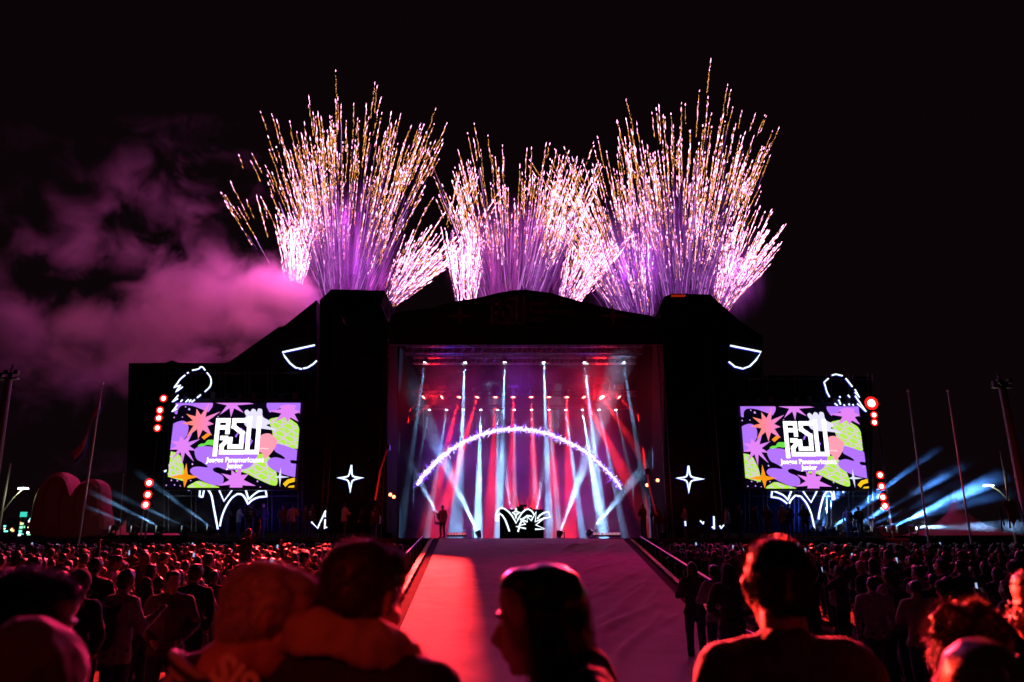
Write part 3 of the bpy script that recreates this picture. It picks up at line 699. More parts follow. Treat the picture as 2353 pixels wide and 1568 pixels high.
# ------------------------------------------------------------------ DJ booth
by = SY + 1.6
bo = empty('dj_booth', (at(1200, 1225, by).x, by, DECK)); tag(bo, 'black booth with a white neon scribble on its front', 'booth')
x0, x1 = at(*ZI(325, 1300), by).x, at(*ZI(1560, 1300), by).x; zt = at(*ZI(900, 600), by).z
b = MB(bo.location); b.box((x0, by + .1, DECK), (x1, by + 1.5, zt)); b.build('front_panel', M['drape'], bo)
b = MB(bo.location); b.box((x0 + .9, by + .3, zt + .002), (x1 - 1.1, by + 1.1, zt + .16)); b.box((x0 + 1.1, by + .5, zt + .17), (x0 + 1.5, by + .9, zt + .27)); b.box((x1 - .85, by + .4, zt + .002), (x1 - .6, by + .8, zt + .1)); b.build('mixer', M['black'], bo)
nb = [[(600, 1220), (540, 1040), (480, 890), (400, 770), (335, 725), (288, 770), (295, 940), (220, 920), (215, 780), (260, 630), (350, 558), (460, 580), (580, 670), (680, 790), (790, 990), (850, 860), (950, 700), (1050, 610), (1130, 592), (1230, 650), (1290, 750)],
      [(780, 565), (800, 670), (900, 690), (800, 740), (780, 870), (760, 740), (680, 690), (765, 670), (780, 565)],
      [(900, 870), (1100, 950), (1095, 800), (1210, 920), (1350, 670), (1320, 950), (1560, 850)], [(1230, 800), (1100, 780), (960, 880)],
      [(1380, 870), (1450, 770), (1560, 700), (1690, 660), (1740, 820), (1560, 850), (1340, 1040), (1600, 1150), (1320, 1160)], [(900, 870), (1050, 1010), (790, 1085), (1060, 1140)], [(960, 900), (900, 1010), (840, 1230)]]
for s in nb:
    m = MB(bo.location); m.path([at(*ZI(*p), by + .02) for p in s], .045, 6); m.build('neon_tube', M['neon'], bo, True)

# red streamers of sparks behind the booth
fj = empty('spark_fountain', at(1200, 1222, 45.5)); fj.location.z = DECK; tag(fj, 'red spark fountain fanning up behind the booth', 'fountain')
m = MB(fj.location)
for k in range(46):
    t = random.uniform(-1, 1); a = at(1205 + t * 22, 1190, 45.5); b = at(1205 + t * 36 + random.uniform(-6, 6), 1112 + abs(1 - abs(t)) * 25 + random.uniform(0, 35), 45.5 + random.uniform(-.4, .4))
    m.path([a, a.lerp(b, .5) + Vector((-t * .06, 0, 0)), b], [.012, .014, .006], 4)
m.build('spark_trails', glow('red_sparks', (1, .02, .03), 1.3, False), fj)
o = MB(fj.location); o.box(fj.location + Vector((-.4, -.3, .0)), fj.location + Vector((.4, .3, .5))); o.build('base', M['black'], fj)

# ------------------------------------------------------------------ fireworks behind the roof
FWY = 61.0
M['spark_w'] = glow('spark_white', (1, .36, .66), 8, False)
M['spark_g'] = glow('spark_gold', (1, .38, .10), 2.4, False)
M['trail'] = [glow('ember_trail', (.40, .07, .62), .16, False), glow('ember_trail', (.46, .10, .62), .5, False), glow('ember_trail', (.70, .24, .80), 1.1, False)]  # smoke trails lit purple by the sparks, that light put in as emission
def burst(bx, by_, hw, a0, a1, r0, r1, n, label, dens=1., hot=.3, lw=40000, lc=(1, .22, .9), tp=1.0, clus=()):
    base = at(bx, by_, FWY); t = empty('firework_burst', base); tag(t, label, 'firework', 'fireworks behind the stage roof')
    W_, G_, T_ = MB(base), MB(base), MB(base)
    px = base.length * 0 + (at(bx + 1, by_, FWY) - base).length
    for k in range(n):
        u = random.random(); 
        if clus and random.random() < .55: u = min(1, max(0, random.gauss(random.choice(clus), .08)))
        ang = R(a0 + (a1 - a0) * u) + random.gauss(0, R(1.6)); ox = (u - .5) * 2 * hw + random.gauss(0, hw * .2)
        dep = random.gauss(0, .13)
        r = (r0 + (r1 - r0) * (random.betavariate(1.5, 1.3) ** .9)) * random.uniform(.92, 1.06)
        if random.random() < .07: r = r1 * random.uniform(.95, 1.17)
        r *= 1 - .25 * abs(u - .5) ** 1.5
        O = base + Vector((ox * px, random.gauss(0, .5), 0))
        D = Vector((math.sin(ang), dep, math.cos(ang))).normalized(); Lr = r * px
        wob = random.uniform(0, 6)
        def pos(s): return O + D * s + Vector((.02 * math.sin(s * 1.7 + wob) + .008 * math.sin(s * 5 + wob), .04 * math.cos(s * 2 + wob), -.0035 * s * s * abs(math.sin(ang)) * 2))
        tdir = (pos(Lr) - pos(Lr - .3)).normalized()
        if random.random() < .8 * tp:
            s0 = Lr * random.uniform(.0, .35); s1 = Lr * random.uniform(.45, .93); 
            T_.cur = random.choices((0, 1, 2), (5, 4, 1.6))[0]
            if s1 > s0 + 1:
                P_ = [pos(s0 + (s1 - s0) * j / 12) + Vector((random.gauss(0, .012), 0, 0)) for j in range(13)]
                T_.path(P_, [.006 + .02 * abs(math.sin(j / 12 * 3.0 + wob)) for j in range(13)], 3)
        hr = random.uniform(.015, .038) * (1.25 if random.random() < hot else .9)
        W_.spark(pos(Lr), tdir, random.uniform(.22, .6), hr)
        nb_ = int(random.uniform(5, 22) * (.55 + .5 * min(1, r / 250)))
        s = Lr - .25
        for j in range(nb_):
            s -= random.uniform(.10, .30)
            if s < .2: break
            p = pos(s) + Vector((random.gauss(0, .022), random.gauss(0, .05), 0))
            if random.random() < hot * .40 * min(1.5, .4 + 200 / max(r, 60)) + (.12 if s > Lr - 1.2 else 0): W_.spark(p, tdir, random.uniform(.16, .6), random.uniform(.008, .024))
            else: G_.spark(p, tdir + Vector((random.gauss(0, .15), 0, 0)), random.uniform(.14, .42), random.uniform(.007, .026))
    a = W_.build('white_sparks', M['spark_w'], t); b = G_.build('gold_sparks', M['spark_g'], t); a['kind'] = 'stuff'; b['kind'] = 'stuff'
    if T_.v: c = T_.build('lit_smoke_trails', M['trail'], t); c['kind'] = 'stuff'
    return t
burst(680, 655, 15, -14, 9, 15, 175, 150, 'dense white-hot burst rising straight out of the pink smoke', hot=1., tp=.6)
burst(790, 700, 56, -25, 24, 190, 500, 400, 'widest fan of gold-tipped sparks above the smoke-side tower', hot=.34, clus=(.2, .36, .78))
burst(640, 640, 10, -34, -16, 180, 310, 12, 'few stray sparks flung far out over the smoke', hot=.4, tp=.2)
burst(893, 705, 14, 17, 48, 30, 235, 130, 'burst leaning away from the smoke, rooted at the lattice mast on the smoke-side tower', hot=.85, tp=.9)
burst(1010, 640, 8, 8, 34, 190, 300, 16, 'thin scatter of sparks between the smoke-side tower and the arched roof', hot=.4, tp=.5)
burst(1068, 705, 18, -12, 9, 15, 200, 150, 'white-hot narrow burst at the smoke-side shoulder of the arched roof', hot=1., tp=.6)
burst(1180, 700, 60, -20, 25, 170, 400, 320, 'broad fan of sparks above the middle of the arched roof', hot=.45, clus=(.14, .8, .9))
burst(1300, 710, 18, 10, 42, 20, 220, 130, 'burst leaning outward at the pole-side shoulder of the arched roof', hot=.85, tp=.9)
burst(1462, 745, 34, -31, 2, 100, 440, 270, 'purple fan leaning toward the roof, springing beside the pole-side tower', hot=.55, clus=(.15, .4, .8), tp=1.3)
burst(1575, 710, 50, -10, 25, 150, 512, 340, 'tall fan of gold sparks rising behind the pole-side tower', hot=.4, clus=(.1, .6, .85))
burst(1655, 715, 16, 11, 41, 30, 255, 180, 'white and violet burst leaning outward from the pole-side tower', hot=.95, tp=1.)
# the light each burst gives off
for x, y, e, c in ((672, 560, 9000, (1, .10, .62)), (800, 500, 3800, (.75, .05, .9)), (830, 620, 2200, (.6, .05, 1)), (920, 640, 5000, (.9, .08, .8)), (1070, 600, 8000, (1, .10, .75)),
                   (1230, 520, 3800, (.8, .06, .8)), (1325, 630, 4000, (.9, .08, .8)), (1450, 620, 7000, (.55, .06, 1)), (1570, 500, 3600, (.7, .06, .9)), (1690, 600, 7000, (.8, .09, .9))):
    point(at(x, y, FWY + 1.5), e, c, 1., 'firework_light')

def volbox(name, a, b, m, label=None):
    mb = MB(); mb.box(a, b); o = mb.build(name, m); tag(o, label, 'haze' if label else None, None, 'stuff'); return o
# thin smoke hanging among the bursts: vertical streaks
def fw_d(nt, dens):
    s = nz(nt, mapped(nt, (1.5, .6, .16)), 1.1, 4, .6, .42, .68)
    s2 = nz(nt, mapped(nt, (.3, .3, .2)), .6, 3, .5, .35, .65, .15, 1)
    m_ = None
    for (cx, cy_, rx, rz) in ((790, 590, 6.2, 8.2), (1180, 600, 6.5, 7), (1500, 600, 7, 8.4), (1680, 640, 3.5, 4.5)):
        c = at(cx, cy_, FWY); bb = blob(nt, (c.x, FWY, c.z), (rx, 3.2, rz), 1.)
        m_ = bb if m_ is None else mathn(nt, 'MAXIMUM', m_, bb)
    return mathn(nt, 'MULTIPLY', mathn(nt, 'MULTIPLY', mathn(nt, 'MULTIPLY', s, s2), m_), dens)
fa, fb = at(610, 730, FWY), at(1830, 330, FWY)
volbox('firework_haze', (fa.x, FWY - 3.2, fa.z - 3), (fb.x, FWY + 3.2, fb.z + 2), vol('firework_haze', .26, (.9, .8, .95), 0, fw_d), 'thin purple smoke hanging in streaks among the fireworks')
# billowing smoke drifting away from the smoke-side tower
SMY = 59.0
def sm_d(nt, dens):
    m_ = None
    for (cx, cy_, rx, rz, amp) in ((665, 690, 5.2, 4.0, 1.), (590, 690, 5.5, 5.2, .95), (500, 700, 7., 6.5, .62), (380, 730, 9., 8, .50), (210, 740, 10., 5.6, .44), (40, 760, 9, 6.5, .42), (420, 830, 14, 5, .42), (120, 840, 12, 5, .34), (330, 420, 10, 9, .23), (110, 580, 11, 9, .26), (300, 590, 9, 5, .28)):
        c = at(cx, cy_, SMY); bb = mathn(nt, 'MULTIPLY', blob(nt, (c.x, SMY, c.z), (rx, 5, rz), .95), amp)
        m_ = bb if m_ is None else mathn(nt, 'MAXIMUM', m_, bb)
    a = nz(nt, mapped(nt, (1, 1, 1.2)), .2, 7, .6, .32, .70, 0, 1, .45)
    g = mathn(nt, 'SUBTRACT', mathn(nt, 'ADD', mathn(nt, 'MULTIPLY', m_, 1.2), a), .70)
    g = mathn(nt, 'MULTIPLY', mathn(nt, 'MAXIMUM', g, 0.), 1.5)
    return mathn(nt, 'MULTIPLY', mathn(nt, 'MULTIPLY', g, mathn(nt, 'ADD', m_, .05)), dens)
sa, sb = at(-140, 930, SMY), at(755, 330, SMY)
volbox('drifting_smoke', (sa.x, SMY - 5, 6.), (sb.x, SMY + 1.9, sb.z), vol('drifting_smoke', .9, (.93, .86, .90), .1, sm_d), 'billowing pink smoke drifting off the first fireworks')
for x, y, dy, e, c in ((668, 590, -4, 3000, (1, .14, .55)), (600, 720, -8, 1500, (1, .11, .24)), (530, 620, -8, 1500, (1, .13, .34)), (430, 730, -8, 800, (1, .10, .18)), (250, 640, -8, 520, (1, .14, .26)),
                       (60, 720, -8, 760, (1, .15, .24)), (130, 900, -6, 420, (.6, .08, .9)), (330, 400, -8, 700, (.9, .07, .5))):
    point(at(x, y, SMY + dy), e * .8, c, 1.5, 'smoke_glow')
0 and spot(at(376, 1180, SMY - 3.5), at(350, 600, SMY - 1), 36000, (1, .015, .03), 8, .9, .2, name='red_sky_beam')

# haze inside the stage
hx0, hx1 = X(893, SY + 4) + .25, X(1524, SY + 4) - .25
def st_d(nt, dens):
    a = nz(nt, mapped(nt), .5, 4, .55, .38, .62, .14, 1.5)
    b = nz(nt, mapped(nt, (1, 1, .8), (5, 3, 1)), 1.3, 3, .5, .35, .65, .65, 1.2)
    g = N(nt, 'ShaderNodeTexCoord'); sp = N(nt, 'ShaderNodeSeparateXYZ'); nt.links.new(g.outputs['Object'], sp.inputs[0])
    r = N(nt, 'ShaderNodeMapRange'); r.clamp = True
    for i, x in zip((1, 2, 3, 4), (3.5, 8.5, 1.7, .6)): r.inputs[i].default_value = x
    cx_ = (hx0 + hx1) / 2; ex = mathn(nt, 'ABSOLUTE', mathn(nt, 'SUBTRACT', sp.outputs[0], cx_)); r2 = N(nt, 'ShaderNodeMapRange'); r2.interpolation_type = 'SMOOTHSTEP'
    for i, x in zip((1, 2, 3, 4), ((hx1 - hx0) * .27, (hx1 - hx0) * .49, 1., .02)): r2.inputs[i].default_value = x
    nt.links.new(ex, r2.inputs[0]); b = mathn(nt, 'MULTIPLY', b, r2.outputs[0])
    nt.links.new(sp.outputs[2], r.inputs[0])
    return mathn(nt, 'MULTIPLY', mathn(nt, 'MULTIPLY', mathn(nt, 'MULTIPLY', a, b), r.outputs[0]), dens)
volbox('stage_haze', (hx0, SY + 2.4, DECK + .01), (hx1, 56.9, at(1180, 800, SY + 4).z), vol('stage_haze', .06, (.95, .95, .95), .0, st_d), 'haze filling the stage opening, lit by the beams')
# haze patches outside, beside the bare poles and beside the flagpole
def side_d(nt, dens):
    a = nz(nt, mapped(nt, (1, 1, 1), (3, 0, 0)), .55, 5, .55, .44, .60, .02, 1.7)
    c0, r0 = SIDE[-1]
    return mathn(nt, 'MULTIPLY', mathn(nt, 'MULTIPLY', a, blob(nt, c0, r0, .8)), dens)
SIDE = []
ra, rb = at(1845, 1215, SY), at(2420, 1000, SY)
SIDE.append((((ra.x + rb.x) / 2, SY + 2.5, DECK), ((rb.x - ra.x) / 2, 6, rb.z - DECK)))
volbox('side_haze', (ra.x, SY + .95, DECK + .02), (rb.x, SY + 6, rb.z), vol('side_haze', .05, (.95, .95, .95), 0, side_d), 'low haze beside the bare poles, crossed by blue beams')
la, lb = at(120, 1215, SY), at(700, 1000, SY)
SIDE.append((((la.x + lb.x) / 2, SY + 1.2, DECK), ((lb.x - la.x) / 2, 6, lb.z - DECK)))
volbox('side_haze', (la.x, SY + .35, DECK + .02), (lb.x, SY + 1.95, lb.z), vol('side_haze_thin', .045, (.95, .95, .95), 0, side_d), 'thin haze over the red tents, crossed by pale beams')

# stage wash lights (colour of the haze and of the floor)
wash = [((1020, 1030, 48), 1000, (.03, .05, 1)), ((1190, 880, 49), 420, (.28, .03, 1)), ((1370, 1040, 48), 420, (.45, .02, .8)), ((1310, 1150, 47), 330, (.5, .02, .8)), ((1190, 1080, 50), 260, (.25, .03, 1)), ((1060, 1190, 46), 120, (.6, .01, .6))]
for (p, e, c) in wash: point(at(*p), e * .42, c, .6, 'stage_wash')
# patches of red glow at the big red lamp and under the row
point(at(1385, 915, 49), 1500, (1, .012, .012), .3, 'red_flare'); point(at(990, 918, 49), 700, (1, .012, .012), .3, 'red_flare')

# ------------------------------------------------------------------ lights on the audience
# hard-edged red wash from the smoke-side tower down the ramp side and the crowd beside it: a profile lamp with a plate added to cut its beam
Lp = at(800, 745, SY - .6); Aa = Vector((-2.40, 40, DECK)); Bb = Vector((-.70, 12, .1))
pl_ = empty('profile_lamp', Lp); tag(pl_, 'big profile lamp with an added light-blocking plate on the front of the smoke-side tower', 'stage light')
da = (Aa - Lp).normalized(); db = (Bb - Lp).normalized(); mid = (da + db).normalized(); nn_ = da.cross(db).normalized()
if nn_.x < 0: nn_ = -nn_
q = MB(Lp); e0 = Lp + mid * 1.3 + (da - db) * .9; e1 = Lp + mid * 1.3 - (da - db) * 1.6
q.add([e0, e1, e1 + nn_ * 1.5, e0 + nn_ * 1.5] + [v + mid * .02 for v in (e0, e1, e1 + nn_ * 1.5, e0 + nn_ * 1.5)], [(0, 1, 2, 3), (7, 6, 5, 4), (0, 4, 5, 1), (1, 5, 6, 2), (2, 6, 7, 3), (3, 7, 4, 0)])
q.build('light_blocker', M['drape'], pl_)
q = MB(Lp); q.tube(Lp - mid * .7, Lp - mid * .06, .16, .2, 16); q.build('housing', M['black'], pl_)
spot(Lp, (-5., 22.5, 0), 250000, (1, .028, .026), 42, .8, .022, parent=pl_, name='profile_lamp_light')
# softer red from behind the crowd on both sides, low and grazing: rims the hair
spot(at(620, 870, SY - .3), (-9.5, 20, 1.6), 12000, (1, .02, .015), 44, .7, .2, name='red_rim_spot')
spot(at(1690, 850, SY - .3), (9.6, 25, 1.6), 90000, (1, .025, .015), 13, .8, .2, name='red_rim_spot')
spot(at(1690, 850, SY - .3), (11, 12, 1.6), 5000, (1, .015, .015), 50, .8, .2, name='red_rim_spot')
spot(at(1500, 820, SY + .2), (1.5, 16, .5), 3800, (.9, .0, .20), 60, .8, .4, name='magenta_ramp_wash')
spot(at(1750, 1120, SY - .5), (1.5, 22, .8), 1500, (.9, .0, .22), 50, .9, .3, name='magenta_ramp_wash')
spot(at(880, 900, SY + .2), (-.75, 1.7, 2.0), 240000, (1, .02, .12), 5.5, .6, .25, name='near_rim_spot')
spot(at(1530, 900, SY + .2), (1.05, 1.9, 1.95), 300000, (1, .02, .03), 5., .6, .25, name='near_rim_spot')
spot(at(700, 860, SY + .2), (1.15, 1.6, 1.88), 1300000, (1, .035, .02), 2.2, .6, .2, name='near_rim_spot')
# unseen red spots added near the camera to light the nearest figures
spot((-.9, -.5, 2.9), (-.50, 1.7, 1.86), 46, (1, .03, .01), 24, .8, .15, name='rear_red_fill')
spot((1.9, .1, 2.7), (1.25, 1.8, 1.9), 26, (1, .02, .01), 24, .8, .12, name='rear_red_fill')
# red wash on the tents, blue wash under the pole-side screen
spot(at(250, 1225, SY - 4) + Vector((0, 0, .2)), at(150, 1150, SY + 3), 70, (1, .01, .015), 80, .7, .3, name='tent_wash')
spot(at(2040, 1225, SY - 1) + Vector((0, 0, .3)), at(2230, 1150, SY + 8), 260, (1, .01, .06), 90, .7, .3, name='tent_wash')
point(at(1850, 1175, SY + 1), 130, (.03, .10, 1), .6, 'blue_wash'); point(at(620, 1180, SY + 1), 45, (.10, .05, 1), .6, 'blue_wash')

# ------------------------------------------------------------------ tents, poles, masts, lamps
M['tent_red'] = mat('red_membrane', (.26, .02, .03), .7, var=.15, scale=.7, bump=.3, bscale=2)
def smooth2(pts, n=5): return smooth(pts, n)
TY = SY + 3
shell = smooth2([(72, 1230), (68, 1180), (80, 1130), (105, 1098), (130, 1085), (146, 1092), (156, 1112), (163, 1134), (176, 1114), (198, 1102), (216, 1103), (226, 1120), (228, 1160), (222, 1230)], 4)
t = empty('shell_tent', (at(146, 1228, TY).x, TY, 0)); tag(t, 'red two-lobed rounded shell tent behind the flagpole', 'tent')
m = MB(t.location); P_ = poly_at(shell, TY); n_ = len(P_)
cxm = sum(p[0] for p in P_) / n_; czm = 2.5
rings = []
for k, (yy, sc) in enumerate(((0, .93), (.2, 1.0), (.9, 1.01), (1.5, .97), (1.7, .9))):
    rings.append([Vector((cxm + (x - cxm) * sc, TY + yy, max(0, czm + (z - czm) * sc))) for x, z in P_])
vs = [v for r_ in rings for v in r_]
fs = [(k * n_ + i, k * n_ + (i + 1) % n_, (k + 1) * n_ + (i + 1) % n_, (k + 1) * n_ + i) for k in range(4) for i in range(n_)] + [tuple(range(n_))[::-1]]
m.add(vs, fs); m.build('membrane', M['tent_red'], t)
for fr_ in (.2, .42, .62, .82):
    m = MB(t.location); xx = rings[1][0].x; xs_ = [v.x for v in rings[1]]; xk = min(xs_) + (max(xs_) - min(xs_)) * fr_; zt_ = max(v.z for v in rings[1] if abs(v.x - xk) < 1.1)
    m.path([(xk + .12 * math.sin(k_), TY - .04, 1.96 + (zt_ - .3 - 1.96) * k_ / 8) for k_ in range(9)], .011, 5); m.build('seam', M['scrim'], t)
m = MB(t.location); m.box((at(70, 1228, TY).x, TY - .3, 0), (at(230, 1228, TY).x, TY + 2.4, 1.95)); m.build('plinth', M['deck'], t)
def cone_tent(px, py, pw, Y, label):
    a = at(px, py, Y); x0 = at(px - pw, 1222, Y).x; x1 = at(px + pw, 1222, Y).x; zb = 2.35
    t = empty('pointed_tent', (a.x, Y, 0)); tag(t, label, 'tent', 'pointed tents'); m = MB(t.location); hw = (x1 - x0) / 2
    prof = [(0, 1), (.07, .72), (.2, .45), (.45, .2), (1, 0)]
    vs = []; NN = 20
    for r_, h_ in prof:
        for k in range(NN):
            an = 2 * math.pi * k / NN; vs.append((a.x + math.cos(an) * hw * max(r_, .01), Y + 2 + math.sin(an) * hw * .9 * max(r_, .01), zb + (a.z - zb) * h_))
    m.add(vs, [(j * NN + k, j * NN + (k + 1) % NN, (j + 1) * NN + (k + 1) % NN, (j + 1) * NN + k) for j in range(4) for k in range(NN)])
    m.build('canopy', M['tent_red'], t); w_ = MB(t.location)
    w_.box((a.x - hw * .93, Y + 2 - hw * .8, 0), (a.x + hw * .93, Y + 2 + hw * .8, zb - .02)); w_.build('tent_wall', M['drape'], t)
cone_tent(283, 1118, 62, SY + 6, 'red pointed tent just past the shell tent, with a thin mast on top')
cone_tent(315, 1122, 80, SY + 9, 'darker red pointed tent behind the lower red lamps')
cone_tent(2230, 1120, 130, SY + 12, 'dim red pointed tent behind the bare poles')
# white kiosk and thin mast
def pole(name, x0, y0, x1, y1, Y, r0, r1, label, cat='pole', m='pole', group=None):
    a = at(x0, y0, Y); b = at(x1, y1, Y); a = Vector((a.x, Y, 0)); b = Vector((a.x + (b.x - a.x) * 1., Y, b.z)); t = empty(name, a); tag(t, label, cat, group)
    q = MB(a); q.tube(a, b, r0, r1, 12); q.tube(a, a + Vector((0, 0, .12)), r0 * 2.2, r0 * 2.2, 12); q.build('shaft', M[m], t)
    q = MB(a); q.tube(b, b + Vector((0, 0, r0 * 1.6)), r0 * 1.3, r0 * .6, 10); q.build('finial', M[m], t)
    return t
fp = pole('flagpole', 183, 1228, 235, 884, SY - 4, .065, .03, 'tall white flagpole in front of the red shell tent', 'flagpole')
M['flag_r'] = mat('flag_red', (.5, .03, .03), .8, bump=.3); M['flag_w'] = mat('flag_white', (.7, .68, .68), .8, bump=.3); M['flag_b'] = mat('flag_blue', (.02, .04, .45), .8, bump=.3)
fl = empty('flag', at(233, 905, SY - 4)); tag(fl, 'limp red, white and blue flag hanging off the tall flagpole', 'flag')
fpts = [((233, 905), (232, 925)), ((226, 925), (231, 945)), ((216, 950), (222, 965)), ((206, 980), (211, 992)), ((196, 1005), (200, 1020)), ((188, 1020), (192, 1045)), ((168, 1040), (178, 1068))]
for bi, mm in enumerate(('flag_r', 'flag_w', 'flag_b')):
    q = MB(fl.location); rows = []
    for k, (a, b) in enumerate(fpts):
        A = at(*a, SY - 4.06 + .05 * math.sin(k)); B = at(*b, SY - 4.0 + .08 * math.cos(k * 2))
        tw = .05 * math.sin(k * 1.7)
        rows.append([A.lerp(B, bi / 3) + Vector((-.03, tw * bi, 0)), A.lerp(B, (bi + 1) / 3) + Vector((-.03, tw * (bi + 1), 0))])
    vs = [v for r_ in rows for v in r_] + [v + Vector((0, .012, 0)) for r_ in rows for v in r_]; nr = len(rows) * 2
    fs = []
    for k in range(len(rows) - 1):
        a = 2 * k; fs += [(a, a + 2, a + 3, a + 1), (nr + a, nr + a + 1, nr + a + 3, nr + a + 2), (a, a + nr, a + 2 + nr, a + 2), (a + 1, a + 3, a + 3 + nr, a + 1 + nr)]
    q.add(vs, fs); q.build('red_stripe' if bi == 0 else 'white_stripe' if bi == 1 else 'blue_stripe', M[mm], fl)
pole('flagpole', 2130, 1222, 2087, 900, SY - 4, .06, .028, 'bare white pole nearer the pole-side screen, lit red', 'flagpole', group='bare poles')
pole('flagpole', 2229, 1230, 2178, 900, SY - 4, .06, .028, 'bare white pole crossing the brightest blue beam, lit red', 'flagpole', group='bare poles')
def floodmast(x0, x1, ytop, Y, label, sgn):
    a = at(x0, 1230, Y); a.z = 0; b = at(x1, ytop, Y); t = empty('floodlight_mast', a); tag(t, label, 'mast', 'floodlight masts')
    q = MB(a); q.tube(a, b, .26, .16, 14); q.build('shaft', M['steel'], t)
    q = MB(a); q.box(b + Vector((-.45, -.1, 0)), b + Vector((.45, .1, .08)))
    q.tube(b, b + Vector((-sgn * -.1, 0, .7)), .05)
    q.build('crossarm', M['steel'], t)
    for k in range(4):
        f = MB(a); c = b + Vector((-.36 + .24 * k, -.05, .2 + .12 * (k % 2))); f.box(c - Vector((.1, .08, .1)), c + Vector((.1, .1, .1))); f.build('floodlight', M['black'], t)
    return t
floodmast(-28, 20, 872, 34, 'tall floodlight mast at the edge of the photo, on the street-light side', 1)
floodmast(2372, 2303, 892, 34, 'tall reddish floodlight mast beside the waved banners', -1)
spot((20, 25, 3), at(2340, 1050, 34), 300, (1, .03, .02), 32, .8, .4, name='mast_wash'); spot((-16, 22, 2.4), at(5, 1000, 34), 260, (1, .02, .015), 36, .8, .4, name='mast_wash')
spot(at(2020, 1150, SY - 1), at(2180, 1060, SY - 4), 500, (1, .01, .03), 70, .8, .3, name='pole_wash'); spot(at(330, 1150, SY - 1), at(205, 1060, SY - 4), 420, (1, .22, .4), 60, .8, .3, name='pole_wash')
M['lamp'] = glow('street_lamp_led', (.85, .92, 1), 25)
def street_lamp(px, py, bx, by_, Y, label):
    hd = at(px, py, Y); j = at(bx, by_, Y); a = Vector((j.x, Y, 0)); t = empty('street_lamp', a); tag(t, label, 'street lamp', 'street lamps')
    q = MB(a); q.tube(a, (j.x, Y, j.z + 3), .1, .06, 10); q.build('post', M['steel'], t)
    q = MB(a); q.path([j, j.lerp(hd, .5) + Vector((0, 0, .15)), hd], .035, 8); q.build('arm', M['steel'], t)
    q = MB(a); s = 1 if hd.x > j.x else -1; q.box(hd + Vector((-.3, -.12, -.02)), hd + Vector((.3, .12, .08))); h = q.build('lamp_head', M['steel'], t)
    q = MB(a); q.box(hd + Vector((-.24, -.16, -.09)), hd + Vector((.24, .1, -.025))); q.build('led_panel', M['lamp'], h)
    point(hd + Vector((0, -.1, -.4)), 160, (.95, 1, .5), .15, 'street_lamp_light', parent=t)
street_lamp(55, 1121, 4, 1180, 46, 'lit street lamp with a curved arm near the shell tent')
street_lamp(2270, 1114, 2318, 1150, 46, 'lit street lamp with a slanting arm above the banners')
pole('thin_mast', 283, 1225, 284, 1092, SY + 6, .04, .02, 'thin dark mast rising over the pointed tents', 'mast', 'steel')
# distant town lights
hs = MB(); hill_pts = [(-260, 0), (-260, 5.5), (-200, 7), (-150, 5), (-128, 6.5), (-118, 0)]
hs.prism([(x, z) for x, z in hill_pts], 210, 240); o = hs.build('distant_riverbank', M['earth']); tag(o, kind='structure')
tl = [((.2, 1, .85), 1.4), ((1, .8, .45), 2), ((.7, .85, 1), 3), ((.3, 1, .5), 1.2), ((1, .45, .15), 1.6)]
def town(px0, px1, ytop, label, seed, Y=190, n=9):
    rnd = random.Random(seed); a = at(px0, 1225, Y); b = at(px1, 1225, Y); t = empty('distant_building', (a.x, Y, 0)); tag(t, label, 'building', 'distant lit buildings')
    q = MB(t.location); zt = at(px0, ytop, Y).z; q.box((a.x, Y, 0), (b.x, Y + 8, zt)); q.box((a.x + 1, Y + .5, zt + .01), (a.x + 3.4, Y + 3, zt + 1)); q.build('walls', M['earth'], t)
    for k in range(n):
        x = rnd.uniform(a.x + .4, b.x - 1.4); z = rnd.uniform(2.6, zt - .8); c, s = rnd.choice(tl); ww = rnd.uniform(.35, 1.3)
        l = MB(t.location); l.box((x, Y - .05, z), (x + ww, Y - .012, z + rnd.uniform(.3, .6))); l.build('lit_window', glow('town_light', c, s * 1.2, False), t)
town(2, 22, 1200, 'low distant building with two lit windows at the edge of the photo', 1, n=3)
town(24, 36, 1204, 'small distant building with a bluish light, between two others', 5, n=3)
town(38, 58, 1192, 'distant building with a bright green-blue sign', 11, n=8)
town(60, 74, 1186, 'tallest distant building, beside the shell tent, with orange lights', 4, n=8)
t = empty('distant_sign', at(52, 1188, 189)); tag(t, 'green lit signboard on a distant roof', 'sign'); q = MB(t.location); p = at(52, 1188, 189)
q.box(p + Vector((-.7, 0, 0)), p + Vector((.9, .2, 1.2))); q.build('panel', glow('sign_green', (.05, .8, .6), .9), t); q = MB(t.location); q.tube((p.x - .5, 189.1, 0), (p.x - .5, 189.1, p.z), .08); q.tube((p.x + .6, 189.1, 0), (p.x + .6, 189.1, p.z), .08); q.build('sign_post', M['steel'], t)
